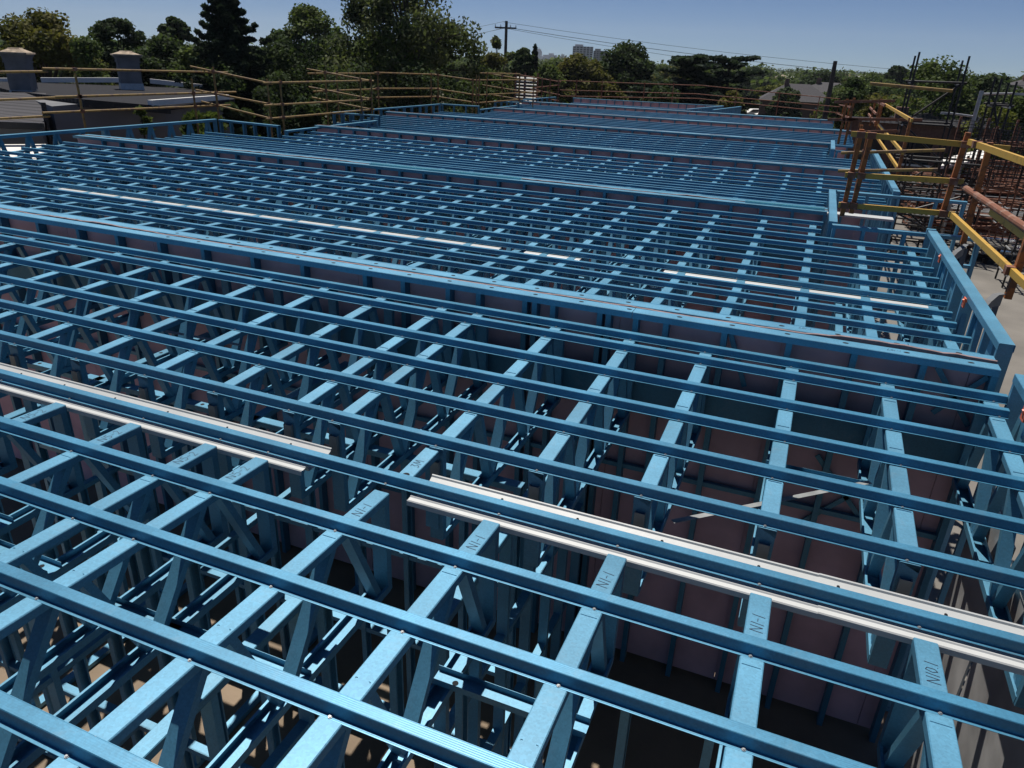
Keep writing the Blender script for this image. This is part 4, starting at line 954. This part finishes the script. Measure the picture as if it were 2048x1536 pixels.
def crown(kind, w, h, leaf, dens=1.0):
    """returns leaf quads and limb end points, base of the crown region at z = 0, total height h"""
    Q = []; limbs = []
    if kind == 'round':
        n = int(62*dens)
        for i in range(n):
            th = RNG.uniform(0, 2*math.pi); u = RNG.uniform(-.6, 1); rr = math.sqrt(max(0, 1-u*u))*RNG.uniform(.62,1.0)
            c = np.array([math.cos(th)*rr*w*.40, math.sin(th)*rr*w*.40, h*.56 + u*h*.33]); rad = w*RNG.uniform(.10,.17)
            Q.append(leaf_arrays(c, rad, int(260*dens), leaf, .75)); limbs.append(c)
    elif kind == 'euc':
        n = int(46*dens)
        for i in range(n):
            th = RNG.uniform(0, 2*math.pi); u = RNG.uniform(-.75, 1); rr = math.sqrt(max(0, 1-u*u*.8))*RNG.uniform(.35,1.08)
            c = np.array([math.cos(th)*rr*w*.43, math.sin(th)*rr*w*.43, h*.60 + u*h*.36]); rad = w*RNG.uniform(.06,.13)
            Q.append(leaf_arrays(c, rad, int(190*dens), leaf, .8, .45, 1.9)); limbs.append(c)
    elif kind == 'conifer':
        lv = int(19*dens)
        for i in range(lv):
            f = i/lv; z = h*(.10 + .88*f); R_ = w*.5*(1-f)**.75*RNG.uniform(.8,1.15) + .05*w
            nb = max(4, int(12*(1-f)+4)); o = RNG.uniform(0,6)
            for k in range(nb):
                th = o + 2*math.pi*k/nb + RNG.uniform(-.25,.25); rl_ = R_*RNG.uniform(.65,1.12)
                for s in (.35, .62, .85, 1.0):
                    c = np.array([math.cos(th)*rl_*s, math.sin(th)*rl_*s, z + rl_*s*.42*RNG.uniform(.7,1.2)])
                    Q.append(leaf_arrays(c, w*.038*(1.7-1.2*s), int(70*dens), leaf, .8, .1, 2.2))
                limbs.append(np.array([math.cos(th)*rl_*.8, math.sin(th)*rl_*.8, z+rl_*.33]))
        for k in range(6): Q.append(leaf_arrays(np.array([0,0,h*(.94+.012*k)]), w*.03, 20, leaf, 1, -.2, 2.4))
    elif kind == 'cedar':
        for i in range(int(30*dens)):
            f = RNG.random()**.8; th = RNG.uniform(0,2*math.pi); R_ = w*.5*(1-.55*f)*RNG.uniform(.55,1.05); z = h*(.22+.72*f)
            for s in (.3,.5,.7,.88,1.0):
                c = np.array([math.cos(th)*R_*s, math.sin(th)*R_*s, z + R_*s*.16])
                Q.append(leaf_arrays(c, w*.06*(1.3-.5*s), int(60*dens), leaf, .28, 0, 1.6))
            limbs.append(np.array([math.cos(th)*R_*.8, math.sin(th)*R_*.8, z+R_*.12]))
    elif kind == 'wispy':
        for i in range(int(24*dens)):
            th = RNG.uniform(0,2*math.pi); rr = RNG.uniform(.1,1); z = h*RNG.uniform(.3,1.0)
            c = np.array([math.cos(th)*rr*w*.42*(1.15-z/h*.6), math.sin(th)*rr*w*.42*(1.15-z/h*.6), z]); Q.append(leaf_arrays(c, w*RNG.uniform(.06,.11), int(55*dens), leaf, 1.2, .5, 2.0)); limbs.append(c)
    elif kind == 'bush':
        for i in range(int(34*dens)):
            th = RNG.uniform(0,2*math.pi); u = RNG.uniform(-.1,1); rr = math.sqrt(max(0,1-u*u))*RNG.uniform(.5,1)
            c = np.array([math.cos(th)*rr*w*.42, math.sin(th)*rr*w*.42, h*.12+u*h*.74]); Q.append(leaf_arrays(c, w*RNG.uniform(.10,.18), int(270*dens), leaf, .85)); limbs.append(c)
    elif kind == 'palm':
        for k in range(26):
            th = RNG.uniform(0,2*math.pi); el = RNG.uniform(-.2,1.1); L_ = w*.5*RNG.uniform(.8,1.1); pts = []
            for s in np.linspace(.1,1,9):
                c = np.array([math.cos(th)*L_*s*math.cos(el), math.sin(th)*L_*s*math.cos(el), h*.72 + L_*s*math.sin(el) - L_*.55*s*s])
                Q.append(leaf_arrays(c, w*.035, 12, leaf, .6, .35, 2.6))
    return Q, limbs
def tree(kind, lab, px, topy, wpx, D, mat, name='tree', cat='tree', ground=-6.4, leaf=None, dens=1.0, group=None, trunk=True, seed=None):
    p = far(px, topy, D); h = p[2] - ground; w = wpx*D/F*1.02
    leaf = (leaf or max(.10, .0032*D))*.95
    Q, limbs = crown(kind, w, h, leaf, dens)
    allq = np.concatenate(Q); sx = w/max(1e-3, np.percentile(allq[...,:2], 99.3) - np.percentile(allq[...,:2], .7)); sz = h/np.percentile(allq[...,2], 99.6)
    Q = [q*np.array([sx,sx,sz]) for q in Q]; limbs = [c*np.array([sx,sx,sz]) for c in limbs]
    t = thing(name, lab, cat, (p[0], p[1], ground), 0, group)
    link('crown', leaf_mesh('crown', Q, M[mat]), t)
    mb = MB(); r0 = max(.10, h*.022); pts = [Vector((0,0,-.1))]; tz = h*(.62 if kind not in ('conifer','cedar') else .95); m = 5
    for i in range(1, m+1): pts.append(Vector((RNG.uniform(-.02,.02)*h*(i < m or 1), RNG.uniform(-.02,.02)*h, tz*i/m)))
    for i in range(m): mb.tube(pts[i], pts[i+1], r0*(1-.16*i), r0*(1-.16*(i+1)), n=8)
    lim = limbs if kind in ('euc','wispy') else limbs[::3]
    for c in lim[:40]:
        c = Vector(c); s = Vector((0,0, max(.05*h, min(tz*.98, c.z - .45*math.hypot(c.x, c.y))))); k = s.z/tz*m; i = min(m-1, int(k)); s = pts[i].lerp(pts[i+1], k-i)
        midp = s.lerp(c, .55) + Vector((0,0,.05*h*(1 if kind != 'conifer' else 0)))
        mb.tube(s, midp, r0*.34, r0*.20, n=5); mb.tube(midp, c, r0*.20, r0*.05, n=5)
    mb.build('trunk', M['bark'], t)
    return t
TL = 'trees behind the left of the site'
tree('round', 'rounded olive tree at the far left, left of the gap above the first chimney', 72, 26, 150, 46, 'leaf_olive', group=TL)
tree('bush', 'lower green tree behind and between the two chimneys', 165, 78, 110, 42, 'leaf_mid', group=TL)
tree('round', 'dark round topped tree between the two chimneys', 228, 40, 92, 52, 'leaf_dark', group=TL)
tree('round', 'small dome topped tree left of the dark conifer', 343, 38, 62, 62, 'leaf_dark', group=TL)
tree('round', 'broad dark tree right of the second chimney', 340, 76, 130, 50, 'leaf_dark', group=TL)
tree('bush', 'dark green tree at the foot of the conifer', 395, 92, 110, 40, 'leaf_mid', group=TL)
tree('conifer', 'tall dark blue green conifer reaching the top of the photo', 447, -22, 215, 36, 'leaf_con', group=TL, dens=1.35, leaf=.10)
tree('round', 'round topped gum behind and right of the tall conifer', 612, 14, 130, 56, 'leaf_mid', group=TL)
tree('bush', 'dark lower tree between the conifer and the tall gum', 560, 82, 170, 42, 'leaf_dark', group=TL)
tree('bush', 'dense dark tree filling the middle behind the yellow railing', 660, 62, 150, 42, 'leaf_dark', group=TL)
tree('euc', 'tall airy gum tree cut off by the top of the photo', 812, -70, 285, 40, 'leaf_euc', group=TL, dens=1.75, leaf=.11)
tree('euc', 'second airy gum tree, left behind the tall one', 735, -8, 130, 46, 'leaf_euc', group=TL, dens=1.2, leaf=.12)
tree('bush', 'dark hedge like tree low behind the second railing corner', 700, 132, 200, 33, 'leaf_dark', group=TL)
tree('bush', 'dark tree low behind the fourth bay railing', 850, 138, 190, 36, 'leaf_dark', group=TL)
tree('bush', 'olive green tree low behind the third railing step', 950, 140, 130, 44, 'leaf_mid', group=TL)
tree('bush', 'dark tree low between the conifer and the first railing step', 560, 150, 130, 31, 'leaf_dark', group=TL)
tree('bush', 'dense green tree in front of the tall gum trunk', 790, 62, 210, 38, 'leaf_mid', group=TL, dens=1.1)
tree('bush', 'dark green tree below the right side of the tall gum', 890, 84, 130, 42, 'leaf_dark', group=TL)
tree('bush', 'dark bushy tree low behind the left railing corner', 480, 140, 150, 34, 'leaf_dark', group=TL)
tree('wispy', 'thin wispy tree just left of the power pole', 995, 76, 66, 60, 'leaf_euc', group=TL)
tree('bush', 'yellow green bush below the power pole', 985, 108, 90, 58, 'leaf_olive', group=TL)
tree('round', 'small dark round tree right of the power pole', 1047, 99, 48, 66, 'leaf_dark', group=TL)
tree('conifer', 'narrow dark cypress below the faint city tower', 1070, 104, 20, 70, 'leaf_con', group=TL)
TM = 'trees beyond the far end of the site'
tree('bush', 'green tree behind the white louvred screen', 1095, 132, 90, 62, 'leaf_mid', group=TM)
tree('round', 'olive topped round tree below the apartment blocks', 1166, 114, 108, 72, 'leaf_olive', group=TM)
tree('round', 'big dark round tree right of the apartment blocks', 1256, 88, 100, 74, 'leaf_dark', group=TM)
tree('cedar', 'wide layered cedar with flat spreading branches, left half', 1375, 112, 180, 64, 'leaf_con', group=TM, dens=1.25)
tree('cedar', 'wide layered cedar with a pointed tip, right half', 1462, 112, 170, 68, 'leaf_con', group=TM, dens=1.25)
tree('bush', 'yellow green shrub in front of the right cedar', 1465, 185, 80, 56, 'leaf_olive', group=TM)
tree('bush', 'bright grass green shrub right of the cedar', 1540, 172, 64, 140, 'leaf_bright', group=TM)
tree('bush', 'dark shrub in front of the cedars, behind the thin railing', 1320, 176, 120, 50, 'leaf_dark', group=TM)
tree('bush', 'rusty olive shrub below the big round tree', 1225, 168, 80, 54, 'leaf_olive', group=TM)
tree('bush', 'dark green shrub left of the tiled house', 1580, 178, 60, 105, 'leaf_dark', group=TM)
tree('bush', 'broad green tree right of the dark leaning pole', 1712, 158, 100, 66, 'leaf_mid', group=TM)
tree('bush', 'olive bush behind the rusty posts at right', 1750, 196, 110, 50, 'leaf_olive', group=TM)
tree('bush', 'large ivy green tree behind the tall black scaffold', 1880, 124, 165, 56, 'leaf_mid', group=TM, dens=1.15)
tree('round', 'grey green tree behind the two right scaffold poles', 1985, 152, 120, 70, 'leaf_dark', group=TM)
tree('bush', 'bright yellow green bush below the right scaffold poles', 1985, 214, 110, 46, 'leaf_bright', group=TM)
tree('bush', 'dark bush at the right edge of the photo', 2060, 190, 130, 48, 'leaf_mid', group=TM)
tree('round', 'distant dome shaped dark tree on the horizon left of the black scaffold', 1798, 134, 40, 150, 'leaf_dark', group=TM)
tree('round', 'distant pale dome tree on the horizon above the black scaffold', 1862, 126, 40, 140, 'leaf_mid', group=TM)
tree('palm', 'small palm with drooping fronds behind the left frame corner', 402, 222, 62, 22.0, 'leaf_mid', name='palm', cat='palm', group='plants beside the grey house')
tree('wispy', 'thin green shrub growing against the grey house wall', 288, 216, 46, 20.8, 'leaf_mid', name='shrub', cat='shrub', group='plants beside the grey house', leaf=.10)
tree('bush', 'dark shrub behind the left frame corner by the first railing step', 480, 214, 90, 25, 'leaf_dark', name='shrub', cat='shrub', group='plants beside the grey house', leaf=.14)
tree('bush', 'dark shrub under the second railing step', 620, 205, 110, 26, 'leaf_dark', name='shrub', cat='shrub', group='plants beside the grey house', leaf=.16)
# middle distance: single trees on the plain, one shared crown per kind
protos = []
for kind, mt in (('bush','leaf_mid'), ('round','leaf_dark'), ('bush','leaf_dark'), ('round','leaf_olive'), ('round','leaf_mid')):
    Q, _ = crown(kind, 9.0, 9.0, .34, .75); protos.append(leaf_mesh('plain_tree', Q, M[mt]))
rg = random.Random(9); k = 0
for i in range(230):
    px = rg.uniform(1050, 2150) if i < 190 else rg.uniform(-80, 1050); D = 80*math.exp(rg.random()*1.45)
    p = far(px, 150, D); h = rg.uniform(5.5, 9.2)*(1 if D < 200 else 1.05)
    if 1545 < px < 1668 and D < 150: continue
    if 1480 < px < 1575 and D < 150: continue
    o = link('plain_tree', protos[rg.randrange(5)], None, (p[0], p[1], -6.4 - .25)); s = h/9.0; o.scale = (s*rg.uniform(.8,1.3),)*2 + (s,); o.rotation_euler = (0,0,rg.uniform(0,6.28))
    tag(o, 'one of the small green trees scattered over the suburban plain towards the horizon', 'tree', 'trees on the plain')
# roofs scattered far off
rm = MB(); w = 6
rm.add([(-w,-4,3),(w,-4,3),(w,4,3),(-w,4,3),(-w*.5,0,5),(w*.5,0,5),(-w*.9,-3.4,0),(w*.9,-3.4,0),(w*.9,3.4,0),(-w*.9,3.4,0)], [(0,1,5,4),(1,2,5),(2,3,4,5),(3,0,4),(6,7,1,0),(7,8,2,1),(8,9,3,2),(9,6,0,3)])
rmes = [rm.mesh('far_house', m) for m in (M['roofgrey'], M['white'], M['brickred'], M['lichen'])]
for i in range(46):
    px = rg.uniform(1240, 2120); D = rg.uniform(280, 700); p = far(px, 150, D); s = rg.uniform(.8, 1.15)
    o = link('far_house', rmes[rg.choice([0,0,1,2,3])], None, (p[0], p[1], -6.4 + rg.uniform(1.0, 2.6))); o.rotation_euler = (0,0,rg.uniform(0,3.1)); o.scale = (s,s,s)
    tag(o, 'one of the small far house roofs showing between the trees on the plain', 'house', 'far house roofs')
# the far tree mass that reads as one
Q = []
for i in range(2600):
    D = 200*math.exp(RNG.random()*2.7); px = RNG.uniform(-250, 2300); p = far(px, 150, D); r = RNG.uniform(3.0, 6.5)*(1 + D/2600)
    hgt = RNG.uniform(5.0, 9.4) + (D/2600)*5
    Q.append(leaf_arrays(np.array([p[0], p[1], -6.4 + hgt - r*.65]), r, 90 if D < 700 else 40, r*(.20 if D < 700 else .3), .75))
o = link('woodland', leaf_mesh('woodland', Q, M['leaf_mid'])); tag(o, 'distant band of suburban trees along the horizon', 'woodland', kind='stuff')

# ------------------------------------------------------------------ air
m = bpy.data.materials.new('haze_air'); m.use_nodes = True; nt = m.node_tree; nt.nodes.clear()
ou = nt.nodes.new('ShaderNodeOutputMaterial'); pv = nt.nodes.new('ShaderNodeVolumePrincipled'); pv.inputs['Density'].default_value = .00012; pv.inputs['Color'].default_value = (.80, .88, 1, 1); pv.inputs['Anisotropy'].default_value = .2
nt.links.new(pv.outputs[0], ou.inputs['Volume'])
mb = MB(); mb.box(-3600, 3600, -60, 3600, -7.6, 150); o = mb.build('haze', m); tag(o, kind='stuff'); o['label'] = 'thin summer haze over the suburb'
